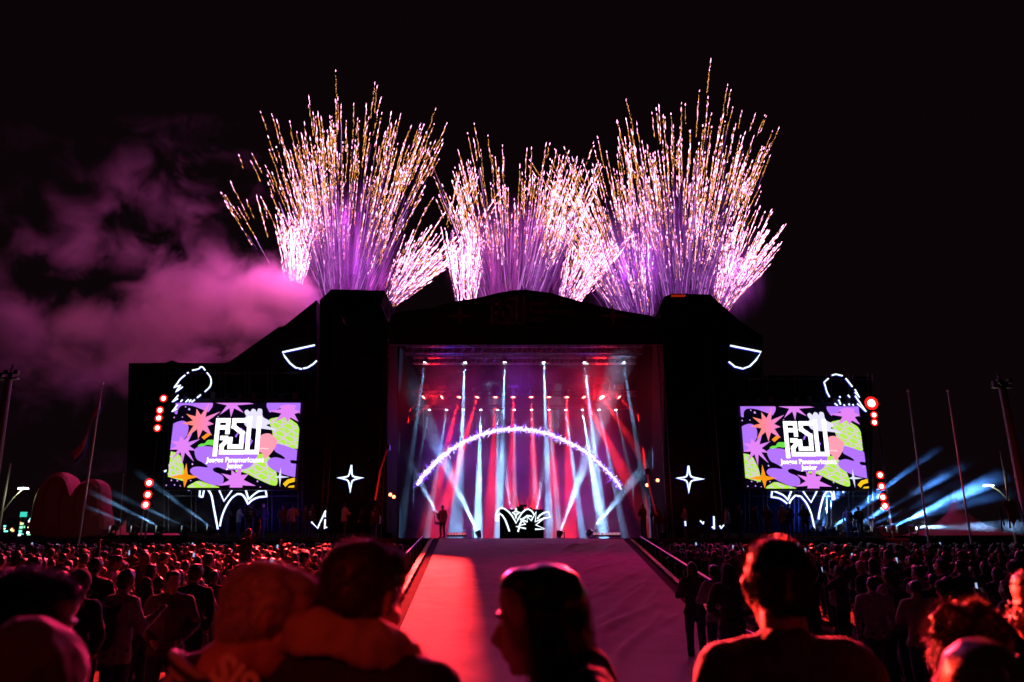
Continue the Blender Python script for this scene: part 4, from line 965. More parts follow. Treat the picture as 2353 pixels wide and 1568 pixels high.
# banners and rods waved in the far crowd
bn = empty('banner', at(2318, 1155, 30)); tag(bn, 'red banner held up on poles in the far crowd near the mast', 'banner')
q = MB(bn.location); A = [at(2305, 1154, 30), at(2330, 1150, 30.1), at(2338, 1190, 30.2), at(2330, 1208, 30.1), at(2318, 1190, 30)]
q.add(A + [a + Vector((0, .02, 0)) for a in A], [(0, 1, 2, 3, 4), (9, 8, 7, 6, 5)] + [(i, (i + 1) % 5, 5 + (i + 1) % 5, 5 + i) for i in range(5)]); q.build('cloth', mat('banner_red', (.5, .12, .12), .8, var=.4, scale=2), bn)
q = MB(bn.location); q.tube(at(2311, 1090, 30), at(2321, 1214, 30), .035); q.tube(at(2330, 1150, 30), at(2345, 1200, 30), .03); q.build('rod', mat('yellow_rod', (.5, .5, .1), .5), bn)
for i, (a, b, c, d_) in enumerate(((2296, 1163, 2308, 1208), (2340, 1152, 2356, 1205), (2297, 1168, 2303, 1222))):
    t = empty('waved_rod', at(c, d_, 30)); tag(t, ('slanting bare rod held up beside the red banner', 'bare rod held up on the mast side of the red banner', 'steep bare rod at the edge of the banner group')[i], 'rod', 'rods in the far crowd')
    q = MB(t.location); q.tube(at(a, b, 30), at(c, d_, 30), .028); q.build('shaft', M['steel'], t)
# crane arms of the camera crew by the tower foot
def jib(p, label, q_pts):
    t = empty('camera_crane', at(*p, SY - .4)); tag(t, label, 'crane', 'camera cranes'); q = MB(t.location)
    q.path([at(x, y, SY - .4) for x, y in q_pts], .05, 6); q.build('arm', mat('crane_paint', (.5, .2, .15), .5), t)
    q = MB(t.location); b = at(*p, SY - .4); q.tube((b.x, SY - .4, DECK - 1.5), b, .09); q.box(b - Vector((.25, .2, .3)), b + Vector((.25, .2, .1))); q.build('pedestal', M['black'], t)
    q = MB(t.location); e = at(*q_pts[-1], SY - .4); q.box(e - Vector((.12, .25, .12)), e + Vector((.12, .2, .14))); q.build('camera_body', M['black'], t)
jib((863, 1190), 'slanting camera crane arm beside the smoke-side tower, rim-lit red', [(862, 1150), (874, 1080), (891, 1030)])
jib((1512, 1190), 'short camera crane arm at the far side of the opening', [(1506, 1180), (1494, 1130), (1486, 1085)])
for i, (x, y) in enumerate(((897, 1137), (905, 1142), (1487, 1115), (1511, 1104))):
    p = at(x, y, SY - .2); t = empty('stage_blinder', p); tag(t, ('small orange lamp by the crane pedestal, outer of two', 'small orange lamp by the crane pedestal, nearer the opening', 'small orange lamp at the inner edge of the pole-side tower', 'small orange lamp beside the pole-side tower foot')[i], 'stage light', 'small orange lamps by the towers')
    q = MB(p); q.tube(p, p + Vector((0, .3, 0)), .13, .09, 10); q.build('housing', M['black'], t); q = MB(p); q.disc(p + Vector((0, -.01, 0)), (0, -1, 0), .09, 12); q.build('lens', glow('lens_orange', (1, .25, .1), 6), t)
# towers' foot: red wash on the guests
point(at(880, 1130, SY - 1.5), 55, (1, .02, .01), .3, 'guest_wash'); point(at(1560, 1120, SY - 1.5), 60, (1, .015, .015), .3, 'guest_wash'); point(at(700, 1120, SY - 2), 40, (1, .04, .01), .3, 'guest_wash')
# low bar units on the ramp head and monitors
for x0, x1, lab in ((1028, 1072, 'row of small light strips at the ramp head, on the red side'), (1362, 1424, 'row of small light strips at the ramp head, on the purple side')):
    a = at(x0, 1221, SY - .35); b = at(x1, 1221, SY - .35); t = empty('light_strip_row', (a.x, SY - .35, DECK)); tag(t, lab, 'light strip', 'light strips at the ramp head')
    q = MB(t.location); q.box((a.x, SY - .5, DECK + .07), (b.x, SY - .2, DECK + .16)); q.build('tray', M['black'], t)
    n_ = 7
    for k in range(n_):
        xx = a.x + (b.x - a.x) * (k + .15) / n_; q = MB(t.location); q.box((xx, SY - .52, DECK + .165), (xx + (b.x - a.x) / n_ * .7, SY - .3, DECK + .28)); q.build('strip', glow('strip_pink', (.9, .35, .5) if x0 > 1100 else (1, .12, .18), .55), t)
# ground stacks of speakers under the stage lip and low cable boxes
for i, px in enumerate((760, 812, 1590, 1650)):
    a = at(px, 1224, SY - .8); t = empty('subwoofer', (a.x, SY - .9, 0)); tag(t, 'black subwoofer on the ground against the stage front, %s' % ('nearer the smoke-side screen', 'nearer the ramp on the red side', 'nearer the ramp on the purple side', 'nearer the pole-side screen')[i], 'speaker', 'subwoofers at the stage front')
    q = MB(t.location); q.box((a.x - .55, SY - 1.2, 0), (a.x + .55, SY - .35, 1.5)); q.build('cabinet', M['black'], t)
    q = MB(t.location); q.box((a.x - .48, SY - 1.23, .06), (a.x + .48, SY - 1.203, 1.44)); q.build('grille', M['scrim'], t)

# lamps outside the closed stage do not reach the haze inside it, and the stage beams do not reach the smoke behind the roof
def exclude(lights, objs):
    c = bpy.data.collections.new('light_reach')
    for o in objs: c.objects.link(o)
    for co in c.collection_objects: co.light_linking.link_state = 'EXCLUDE'
    for l in lights: l.light_linking.receiver_collection = c
LT = [o for o in bpy.data.objects if o.type == 'LIGHT']; byn = lambda *n: [o for o in bpy.data.objects if o.name.split('.')[0] in n]
inner = [o for o in LT if o.name.startswith(('spot_light', 'stage_wash', 'arch_glow', 'red_flare')) and o.matrix_world.translation.x is not None and (not o.parent or o.parent.get('group') in ('six white lamps on the upper truss', 'row of red lamps on the middle truss', 'row of white lamps on the low truss', 'white lamps on the stage floor') or o.name.startswith('arch_glow'))]
sidel = [o for o in LT if o.parent and o.parent.get('group') in ('floor lamps on the flagpole side', 'floor lamps beside the bare poles')]
behind = [o for o in LT if o.name.startswith(('firework_light', 'smoke_glow', 'red_sky_beam'))]
exclude(inner, byn('drifting_smoke', 'firework_haze', 'side_haze'))
exclude(sidel, byn('drifting_smoke', 'firework_haze', 'stage_haze'))
exclude(behind, byn('stage_haze', 'side_haze'))
exclude([o for o in LT if o not in inner and o not in sidel and o not in behind], byn('drifting_smoke', 'firework_haze', 'stage_haze', 'side_haze'))

# ------------------------------------------------------------------ people
_b = bmesh.new(); bmesh.ops.create_icosphere(_b, subdivisions=2, radius=1.0)
_b.verts.ensure_lookup_table(); ICO_V = [v.co.copy() for v in _b.verts]; ICO_F = [tuple(v.index for v in f.verts) for f in _b.faces]; _b.free()
class Blob(MB):
    def __init__(s, mtx=None): super().__init__(); s.mt = mtx or Matrix.Identity(4)
    def ball(s, c, r, rot=None):
        r = (r, r, r) if isinstance(r, (int, float)) else r; c = Vector(c)
        vs = []
        for v in ICO_V:
            p = Vector((v.x * r[0], v.y * r[1], v.z * r[2]))
            if rot: p.rotate(rot)
            vs.append(s.mt @ (p + c))
        return s.add(vs, ICO_F)
    def limb(s, p0, p1, r0, r1=None, n=14):
        r1 = r0 if r1 is None else r1
        p0, p1 = Vector(p0), Vector(p1); d = p1 - p0
        if d.length > 1e-5:
            k = len(s.v); s.tube(p0, p1, r0, r1, n)
            for i in range(k, len(s.v)): s.v[i] = s.mt @ s.v[i]
        s.ball(p0, r0 * .995); s.ball(p1, r1 * .995); return s
SCR = bpy.data.scenes.new('workbench')
def fuse(mb, voxel, it=3, disp=0, ds=9, name='body', seed=0):
    me = mb.mesh(name + '_src'); o = bpy.data.objects.new('tmp', me); SCR.collection.objects.link(o)
    m = o.modifiers.new('r', 'REMESH'); m.mode = 'VOXEL'; m.voxel_size = voxel; m.use_smooth_shade = True
    if it: s = o.modifiers.new('s', 'SMOOTH'); s.iterations = it; s.factor = .5
    SCR.view_layers[0].update(); dg = SCR.view_layers[0].depsgraph; out = bpy.data.meshes.new_from_object(o.evaluated_get(dg)); out.name = name
    bpy.data.objects.remove(o); bpy.data.meshes.remove(me)
    if disp:
        nrm = [v.normal.copy() for v in out.vertices]
        for v, n in zip(out.vertices, nrm):
            q = v.co * ds + Vector((seed, seed * .3, 0))
            v.co = v.co + n * disp * (mnoise.noise(q) + .5 * mnoise.noise(q * 2.3) + .6 * abs(mnoise.noise(Vector((q.x * 1.5, q.y * 1.5, q.z * .6)))))
    for p in out.polygons: p.use_smooth = True
    out.materials.clear(); return out
def rotm(yaw=0, pitch=0, roll=0): return Matrix.Rotation(R(yaw), 4, 'Z') @ Matrix.Rotation(R(pitch), 4, 'X') @ Matrix.Rotation(R(roll), 4, 'Y')

def hand(b, wr, d, side, curl=.35):
    d = Vector(d).normalized(); sx = Vector((1, 0, 0)) if abs(d.x) < .8 else Vector((0, 1, 0)); fw = d.cross(sx).normalized(); sx = fw.cross(d).normalized()
    b.ball(Vector(wr) + d * .05, (.02, .042, .045) if abs(d.z) > .6 else (.036, .036, .036)); b.limb(wr, Vector(wr) + d * .075, .026, .036)
    kn = Vector(wr) + d * .085
    for k, ln in zip((-1.5, -.5, .5, 1.5), (.036, .042, .039, .03)):
        a = kn + sx * k * .019; dd = (d + fw * curl).normalized(); m_ = a + dd * ln; e = m_ + (d * .6 + fw * curl * 2.2).normalized() * ln * .85
        b.limb(a, m_, .0095, .0085, 8); b.limb(m_, e, .0085, .007, 8)
    a = Vector(wr) + d * .03 + sx * side * .03; m_ = a + (d * .6 + sx * side * .8).normalized() * .035; b.limb(a, m_, .013, .011, 8); b.limb(m_, m_ + (d + fw * .4).normalized() * .03, .0105, .008, 8)
ARMS = {'down': ((.255, -.02, 1.15), (.27, .06, .90)), 'phone': ((.27, .17, 1.27), (.13, .33, 1.55)), 'up': ((.31, .08, 1.62), (.26, .14, 1.92)), 'pocket': ((.29, -.04, 1.15), (.16, .13, 1.02)),
        'fold': ((.27, .06, 1.17), (.02, .24, 1.17)), 'reach': ((.42, .12, 1.55), (.66, .2, 1.74)), 'talk': ((.26, .05, 1.17), (.24, .26, 1.32))}
def person_meshes(p):
    """local frame: feet at z 0, facing +y, height 1.75"""
    vx = p.get('voxel', .022); hc = Vector(p.get('head', (0, .02, 1.625))); hm = Matrix.Translation(hc) @ rotm(*p.get('look', (0, 0, 0)))
    wide = p.get('wide', 1.); sh = .185 * wide; arms = p.get('arms', ('down', 'down')); arm = []
    for a, sd in zip(arms, (-1, 1)):
        e, wv = ARMS[a] if isinstance(a, str) else a
        arm.append((Vector((sd * sh, -.005, 1.42)), Vector((e[0] * sd, e[1], e[2])), Vector((wv[0] * sd, wv[1], wv[2]))))
    out = {}
    b = Blob(); nb_ = Vector((0, -.02, 1.46))
    hb = Blob(hm)
    hb.ball((0, -.012, .034), (.076, .096, .088)); hb.ball((0, .03, -.035), (.059, .062, .072)); hb.ball((0, .066, -.092), (.024, .02, .018)); hb.ball((0, .03, -.075), (.052, .05, .04))
    hb.limb((0, .088, .008), (0, .108, -.026), .008, .0135); hb.ball((0, .1, -.034), (.017, .012, .009)); hb.ball((0, .079, .026), (.05, .014, .011))
    hb.ball((0, .088, -.056), (.022, .011, .006)); hb.ball((0, .086, -.067), (.019, .011, .007)); hb.ball((0, .045, .06), (.06, .045, .05))
    for s in (-1, 1):
        hb.ball((s * .043, .052, -.026), (.025, .03, .026)); hb.ball((s * .03, .078, .005), (.013, .008, .009))
        c = [(s * .076, .002, -.025), (s * .084, -.008, -.012), (s * .09, -.018, .006), (s * .09, -.014, .022), (s * .084, .0, .026), (s * .078, .008, .016)]
        for q0, q1 in zip(c, c[1:]): hb.limb(q0, q1, .0065, .0065, 6)
        hb.ball((s * .077, -.004, .002), (.008, .016, .022)); hb.ball((s * .077, .004, -.03), (.007, .007, .009))
    b.v += hb.v; b.f += hb.f; b.m += hb.m
    nk = hm @ Vector((0, -.025, -.06)); b.limb(nk, nb_, .055, .063); b.limb(nb_, (0, -.01, 1.38), .066, .09)
    b.ball((0, 0, 1.28), (.155 * wide, .1, .18)); b.ball((0, 0, 1.08), (.13, .095, .16)); b.ball((0, 0, .95), (.155, .11, .11))
    for (S, E_, W_), sd in zip(arm, (-1, 1)):
        b.limb(S, E_, .045, .037); b.limb(E_, W_, .037, .026); hand(b, W_, (W_ - E_), -sd)
        b.ball((sd * .1, 0, 1.41), (.1, .06, .05))
    legs = []
    for sd in (-1, 1):
        H_ = Vector((sd * .095, 0, .92)); K_ = Vector((sd * .105, .02, .49)); A_ = Vector((sd * .11, -.02, .09)); legs.append((H_, K_, A_))
        b.limb(H_, K_, .08, .052); b.limb(K_, A_, .052, .036); b.limb(A_ + Vector((0, 0, -.04)), A_ + Vector((sd * .02, .15, -.055)), .034, .028)
    if p.get('crop'): pass
    out['body'] = fuse(b, vx, 2, name='body')
    j = Blob()
    j.ball((0, -.005, 1.29), (.19 * wide, .13, .185)); j.ball((0, 0, 1.1), (.172, .128, .19)); j.ball((0, 0, .97), (.18, .132, .10)); j.limb((-.1, 0, .9), (.1, 0, .9), .105)
    for (S, E_, W_), sd in zip(arm, (-1, 1)):
        j.limb(S, E_, .074, .058); j.limb(E_, E_.lerp(W_, .93), .058, .042); j.ball((sd * .1 * wide, -.005, 1.42), (.11 * wide, .08, .06)); j.limb((0, -.02, 1.455), S + Vector((-sd * .01, 0, .005)), .066, .07)
    colr = p.get('collar', .078)
    j.limb((0, -.02, 1.44), nb_.lerp(nk, .25) + Vector((0, -.008, 0)), colr, colr * .92)
    if p.get('hooddown'):
        for k in range(9):
            a = math.pi * (k / 8); j.ball((math.cos(a) * .12, -.045 - math.sin(a) * .07, 1.475 - .01 * math.sin(a)), (.05, .045, .042))
    out['jacket'] = fuse(j, max(vx * 1.1, .010), 3, p.get('fold', .012), 10, 'jacket', p.get('seed', 0))
    t = Blob(); t.ball((0, 0, .93), (.168, .12, .09))
    for H_, K_, A_ in legs: t.limb(H_, K_, .096, .07); t.limb(K_, A_, .07, .056)
    out['trousers'] = fuse(t, max(vx * 1.2, .02), 2, .008, 9, 'trousers')
    s_ = Blob()
    for H_, K_, A_ in legs: s_.limb(A_ + Vector((0, -.01, -.035)), A_ + Vector((0, .16, -.045)), .047, .04)
    out['shoes'] = fuse(s_, .02, 2, name='shoes')
    hs_ = p.get('hair', 'short'); h = Blob(hm); rnd = random.Random(p.get('seed', 1))
    if hs_ == 'hood':
        h.ball((0, -.02, .03), (.098, .118, .115)); h.ball((0, -.045, -.07), (.1, .09, .09)); h.limb((0, -.05, -.1), (0, -.04, -.16), .1, .12)
        out['hood'] = fuse(h, vx, 3, .008, 12, 'hood', 3)
    elif hs_ == 'bald': pass
    else:
        h.ball((0, -.024, .042), (.083, .098, .088)); h.ball((0, -.05, .0), (.074, .062, .078)); h.ball((0, .03, .085), (.062, .055, .042))
        for s in (-1, 1): h.ball((s * .066, -.012, .022), (.016, .045, .05))
        if hs_ in ('short', 'curly'):
            for k in range(60 if hs_ == 'curly' else 26 if vx > .015 else 0):
                a, z_ = rnd.uniform(0, 6.28), rnd.uniform(-.1, 1); q = Vector((math.cos(a) * math.sqrt(max(0, 1 - z_ * z_)) * .08, math.sin(a) * math.sqrt(max(0, 1 - z_ * z_)) * .094 - .02, z_ * .088 + .045))
                if q.y > .05 and q.z < .07: continue
                h.ball(q, rnd.uniform(.014, .024) if hs_ == 'curly' else rnd.uniform(.01, .017))
        if hs_ == 'long':
            for s in (-1, 1): h.ball((s * .072, -.012, .0), (.026, .052, .055))
            h.ball((0, -.05, -.06), (.088, .066, .1)); h.ball((0, -.062, -.17), (.092, .052, .12)); h.ball((0, -.066, -.28), (.082, .04, .1))
            for s in (-1, 1): h.ball((s * .07, -.028, -.06), (.026, .044, .1)); h.ball((s * .07, -.03, -.18), (.03, .045, .1))
        if hs_ == 'bun': h.ball((0, -.09, .075), (.04, .04, .04))
        if hs_ == 'pony':
            h.ball((0, -.115, .03), (.03, .03, .03)); h.limb((0, -.12, .03), (0, -.13, -.16), .03, .014)
        out['hair'] = fuse(h, min(vx, .014) if vx < .02 else .017, 1 if hs_ == 'curly' else 2, .004 if vx > .015 else .0012, 30, 'hair', 5)
        if hs_ == 'cap' or p.get('cap'):
            c = Blob(hm); c.ball((0, -.015, .06), (.09, .105, .082)); c.ball((0, .1, .055), (.062, .055, .008)); out['cap'] = fuse(c, .012, 2, name='cap')
    return out, hc, hm
def dress(root, meshes, p, own=True):
    m_ = {'body': M[p.get('skin', 'skin')], 'jacket': CLOTH[p.get('top', 'black')], 'trousers': CLOTH[p.get('bottom', 'denim')], 'shoes': CLOTH['charcoal'], 'hair': M['hair_' + p.get('haircol', 'black')], 'cap': CLOTH[p.get('capcol', 'black')], 'hood': CLOTH[p.get('top', 'black')]}
    for k, me in meshes.items():
        if k == 'body': continue
        nm = k
        o = bpy.data.objects.new(nm, me); col.objects.link(o); me.materials.append(m_[k]); o.parent = root
    o = bpy.data.objects.new('body', meshes['body']); col.objects.link(o); meshes['body'].materials.append(m_['body']); o.parent = root
def strands(me, n, ln, comb, wdt=.0009, seed=1, rad=.35, zmin=-9, wave=0., segs=4, keep=None):
    rnd = random.Random(seed); q = MB(); P_ = me.polygons; L = len(P_)
    for k in range(n):
        p = P_[rnd.randrange(L)]; c = p.center.lerp(me.vertices[rnd.choice(p.vertices)].co, rnd.random()).lerp(me.vertices[rnd.choice(p.vertices)].co, rnd.random() * .5); nn = p.normal
        if c.z < zmin or (keep and not keep(c)): continue
        l = ln * rnd.uniform(.5, 1.15); d = (nn * rad + comb(c) + Vector((rnd.gauss(0, .25), rnd.gauss(0, .25), rnd.gauss(0, .25)))).normalized()
        sd = d.cross(Vector((rnd.random() - .5, rnd.random() - .5, rnd.random() - .5))).normalized() * wdt; pts = []; x = c - nn * .004; ph = rnd.uniform(0, 6)
        for s in range(segs + 1):
            pts.append(x.copy()); d = (d + comb(x) * .35 + Vector((math.sin(s * 1.9 + ph), math.cos(s * 1.9 + ph), 0)) * wave).normalized(); x += d * l / segs
        vs = []
        for s, x in enumerate(pts): w_ = sd * (1 - s / (segs + .4)); vs += [x - w_, x + w_]
        q.add(vs, [(2 * s, 2 * s + 1, 2 * s + 3, 2 * s + 2) for s in range(segs)])
    return q

def figure(name_label, p, target_head, yaw, floor=.40, group=None, fine=True, local_fix=None):
    meshes, hc, hm = person_meshes(p)
    s = (target_head.z - floor) / hc.z; rz = R(yaw)
    off = Matrix.Rotation(rz, 3, 'Z') @ (Vector((hc.x, hc.y, 0)) * s)
    root = empty('person', (target_head.x - off.x, target_head.y - off.y, floor), rz); root.scale = (s, s, s)
    tag(root, name_label, 'person', group); dress(root, meshes, p)
    if p.get('strands'):
        n, ln, rad, wdt = p['strands']; style = p.get('hair')
        if style == 'long':
            comb = lambda c: Vector((0, 0, -1.1))
        else:
            comb = lambda c: Vector(((c.x - hc.x) * 3, -.25, -.45 if c.z < hc.z + .05 else -.05))
        q = strands(meshes.get('hair') or meshes['body'], n, ln, comb, wdt, 3, rad, wave=p.get('wave', 0.1), keep=p.get('keep'))
        hairo = [c for c in root.children if c.name.startswith('hair')]
        q.build('hair_strands', M['hair_' + p.get('haircol', 'black')], hairo[0] if hairo else root)
    if p.get('eyes'):
        e = Blob(hm); 
        for sx_ in (-1, 1): e.ball((sx_ * .03, .0785, .006), (.0115, .0095, .009))
        e.build('eyes', mat('eye', (.5, .48, .46), .2), root, True)
        e = Blob(hm)
        for sx_ in (-1, 1): e.limb((sx_ * .014, .094, .025), (sx_ * .03, .094, .031), .0035); e.limb((sx_ * .03, .094, .031), (sx_ * .046, .084, .026), .0035, .002)
        e.build('eyebrows', M['hair_' + p.get('haircol', 'black')], root, True)
    return root, meshes, hc, hm

V = .0085
# near figures -----------------------------------------------------
f1, ms, hc, hm = figure('older grey-haired man in profile with a striped collar, beside the man with the pale hood',
    dict(voxel=V, hair='short', haircol='grey', skin='skin', top='black', head=(0, .13, 1.60), look=(-6, -18, -6), collar=.07, strands=(26000, .017, .7, .0005), seed=2, eyes=True, arms=('down', 'down')), at(617, 1432, 1.68), -68)
cb = Blob()
for k, (mm) in enumerate(('red', 'black', 'red')):
    q = MB(); c0 = Vector((0, .005 + k * .004, 1.505 - k * .017)); ax = Vector((0, .55, .85)).normalized(); pts = []
    a_ = ax.orthogonal().normalized(); b_ = ax.cross(a_)
    for j in range(25): an = 2 * math.pi * j / 24; pts.append(c0 + (a_ * math.cos(an) + b_ * math.sin(an)) * (.077 + k * .0035))
    q.path(pts, .0085, 8); q.build('collar_stripe', CLOTH[mm if mm != 'red' else 'white'], f1, True)
lt = empty('tmp'); c = bpy.data.curves.new('t', 'FONT'); c.body = 'SIS'; c.size = .075; c.extrude = .001; c.offset = .003; to = bpy.data.objects.new('t', c); col.objects.link(to)
me = bpy.data.meshes.new_from_object(to.evaluated_get(bpy.context.evaluated_depsgraph_get())); bpy.data.objects.remove(to); bpy.data.objects.remove(lt)
me.materials.clear(); me.transform(Matrix.Rotation(R(90), 4, 'X')); me.transform(Matrix.Rotation(R(35), 4, 'Y')); 
M['white_print'] = mat('white_print', (.6, .58, .56), .7)
p_ = at(478, 1552, 1.52); sg = tag(link_mesh('printed_scarf_lettering', me, M['white_print']), None)
sg.location = p_; sg.parent = f1; sg.matrix_parent_inverse = (Matrix.Translation(f1.location) @ Matrix.Rotation(f1.rotation_euler.z, 4, 'Z') @ Matrix.Diagonal((*f1.scale, 1))).inverted()

f2, ms2, hc2, hm2 = figure('short-haired man in a black jacket, pale hood lying across his shoulders',
    dict(voxel=V, hair='short', haircol='brown', skin='skin', top='black', wide=1.12, head=(.03, .06, 1.60), look=(-25, -14, 6), strands=(26000, .02, .6, .0005), seed=4, collar=.085), at(838, 1376, 1.74), -12)
hd = Blob()
hp = [(-.20, .12, 1.49, .014), (-.175, .05, 1.515, .022), (-.125, -.02, 1.535, .029), (-.06, -.07, 1.548, .033), (0, -.085, 1.55, .034), (.06, -.075, 1.54, .035), (.115, -.04, 1.515, .037), (.15, .01, 1.485, .038), (.17, .05, 1.45, .034)]
for (x0_, y0_, z0_, r0_), (x1_, y1_, z1_, r1_) in zip(hp, hp[1:]):
    hd.limb((x0_, y0_, z0_), (x1_, y1_, z1_), r0_, r1_, 10); hd.limb((x0_ * 1.12, y0_ - .015, z0_ - .03), (x1_ * 1.12, y1_ - .015, z1_ - .03), r0_ * .6, r1_ * .6, 10)
hm_ = fuse(hd, V, 3, .014, 14, 'hood', 2); o = link_mesh('hood', hm_, CLOTH['beige'], f2, True)

f3, ms3, hc3, hm3 = figure('woman with long dark hair in profile before the ramp, hand at her shoulder',
    dict(keep=lambda c: c.y < .085 + .015, voxel=.0075, hair='long', haircol='black', skin='skin', top='black', wide=1.0, head=(0, .085, 1.59), look=(0, -8, 0), strands=(12000, .14, .16, .0009), wave=.04, eyes=True, seed=6,
         arms=(((.24, .02, 1.20), (.15, -.02, 1.375)), 'pocket')), at(1240, 1428, 1.74), 88)
f4, ms4, hc4, hm4 = figure('broad-shouldered man in a dark jacket seen from behind, on the purple side of the ramp',
    dict(voxel=V, hair='short', haircol='black', skin='skin_dark', top='charcoal', wide=.86, head=(0, .02, 1.62), look=(-4, -4, 0), strands=(18000, .02, .7, .0006), seed=8, arms=('down', 'down')), at(1784, 1352, 1.98), 2)
f5, ms5, hc5, hm5 = figure('man with curly dark hair in profile near the lower corner, above the fair-haired head',
    dict(voxel=V, hair='curly', haircol='brown', skin='skin', top='black', head=(0, .06, 1.61), look=(-8, -12, 0), strands=(9000, .035, .6, .0009), wave=.55, eyes=True, seed=9), at(2243, 1512, 1.96), -82)
f6, ms6, hc6, hm6 = figure('person with straight fair hair glowing red, in front of the curly-haired man',
    dict(voxel=V, hair='long', haircol='fair', skin='skin', top='black', wide=.9, head=(0, .03, 1.60), look=(0, -10, 4), strands=(16000, .13, .2, .0008), wave=.08, seed=10), at(2268, 1625, 1.42), -35)
f7, ms7, hc7, hm7 = figure('face cut by the photo edge beside the curly-haired man, wearing thin glasses',
    dict(voxel=V, hair='short', haircol='black', skin='skin', top='black', head=(0, .04, 1.61), look=(0, -5, 0), strands=(4000, .02, .7, .0008), eyes=True, seed=12), at(2412, 1405, 2.25), 72)
gl = MB(); 
for sx_ in (-1, 1):
    gl.path([hm7 @ Vector((sx_ * .032 + .021 * math.cos(k * .524), .103, .004 + .017 * math.sin(k * .524))) for k in range(13)], .0014, 5); gl.path([hm7 @ Vector((sx_ * .053, .102, .006)), hm7 @ Vector((sx_ * .078, .0, .01))], .0015, 5)
gl.path([hm7 @ Vector((-.011, .105, .006)), hm7 @ Vector((.011, .105, .006))], .0014, 5); gl.build('glasses', M['alu'], f7)
f8, ms8, hc8, hm8 = figure('dark-haired head at the photo edge on the flagpole side, cheek turned to the crowd',
    dict(voxel=V, hair='short', haircol='black', skin='skin', top='black', head=(0, .05, 1.61), look=(-8, -14, 0), strands=(18000, .03, .7, .0007), seed=14, eyes=True), at(68, 1438, 1.82), -52)
f9, ms9, hc9, hm9 = figure('closest dark hooded head in the corner on the flagpole side',
    dict(voxel=V, hair='hood', skin='skin', top='charcoal', head=(0, .03, 1.60), look=(-20, -12, 0), seed=15, wide=1.05), at(62, 1600, 1.40), -15)

# ---------------------------------------------------------------- crowd prototypes
PROTO = []
def proto(desc, **p):
    p.setdefault('voxel', .021); meshes, hc, hm = person_meshes(p); r = empty('person', (0, -30, 0)); dress(r, meshes, p); PROTO.append((r, desc, p)); return r
protos = [('short-haired man in a black jacket', dict(hair='short', top='black', arms=('pocket', 'pocket'), seed=1, look=(12, -4, 3))),
          ('long-haired woman in a dark coat', dict(hair='long', top='charcoal', haircol='brown', wide=.88, arms=('fold', 'fold'), seed=2, look=(-14, -6, -4))),
          ('short-haired man in a navy top', dict(hair='short', top='navy', arms=('down', 'talk'), seed=3, look=(22, 2, 5))),
          ('figure filming with a raised phone', dict(hair='short', top='grey', arms=('phone', 'phone'), seed=4, haircol='brown', look=(-4, 6, 0))),
          ('figure with the hood up', dict(hair='hood', top='charcoal', arms=('pocket', 'pocket'), seed=5, look=(-10, -10, 0))),
          ('long-haired woman in a pale top', dict(hair='long', top='white', haircol='black', wide=.88, arms=('fold', 'pocket'), seed=6, look=(18, -4, -6))),
          ('man in a dark cap', dict(hair='short', cap=True, top='olive', arms=('pocket', 'down'), seed=7, skin='skin_dark', look=(-26, -3, 0))),
          ('woman with a ponytail', dict(hair='pony', top='black', wide=.9, arms=('down', 'phone'), seed=8, haircol='brown', look=(6, 4, -8))),
          ('curly-haired figure in a grey top', dict(hair='curly', top='grey', arms=('fold', 'fold'), seed=9, look=(0, -12, 4))),
          ('bald man in a black jacket', dict(hair='bald', top='black', arms=('pocket', 'pocket'), seed=10, hooddown=True, look=(-18, -8, 0))),
          ('figure with one arm raised', dict(hair='short', top='navy', arms=('down', 'up'), seed=11, look=(10, 8, 0))),
          ('woman with her hair in a bun', dict(hair='bun', top='beige', wide=.9, arms=('fold', 'fold'), seed=12, haircol='black', look=(28, -12, 6)))]
for dsc, p in protos: proto(dsc, **p)
used = [False] * len(PROTO)
taken = []
def put(i, x, y, rz, s, label, group, z=0):
    src, dsc, p = PROTO[i]
    r = src if not used[i] else copy_tree(src)
    used[i] = True
    r.location = (x, y, z); r.rotation_euler = (0, 0, rz); r.scale = (s, s, s); tag(r, label, 'person', group); taken.append((x, y)); return r
def phone(x, y, rz, s, z=0, label='glowing phone held up over the crowd', zz=1.64):
    t = empty('phone', (x, y, z), rz); t.scale = (s, s, s)
    tag(t, label, 'phone', 'phones held up in the crowd'); m = MB(); m.box((-.038, .40, zz - .07), (.038, .409, zz + .07)); o = m.build('case', M['phone'], t); m = MB(); m.box((-.034, .396, zz - .064), (.034, .3985, zz + .064)); m.build('screen', M['phone_screen'], t)
    t.location = (x, y, z); return t
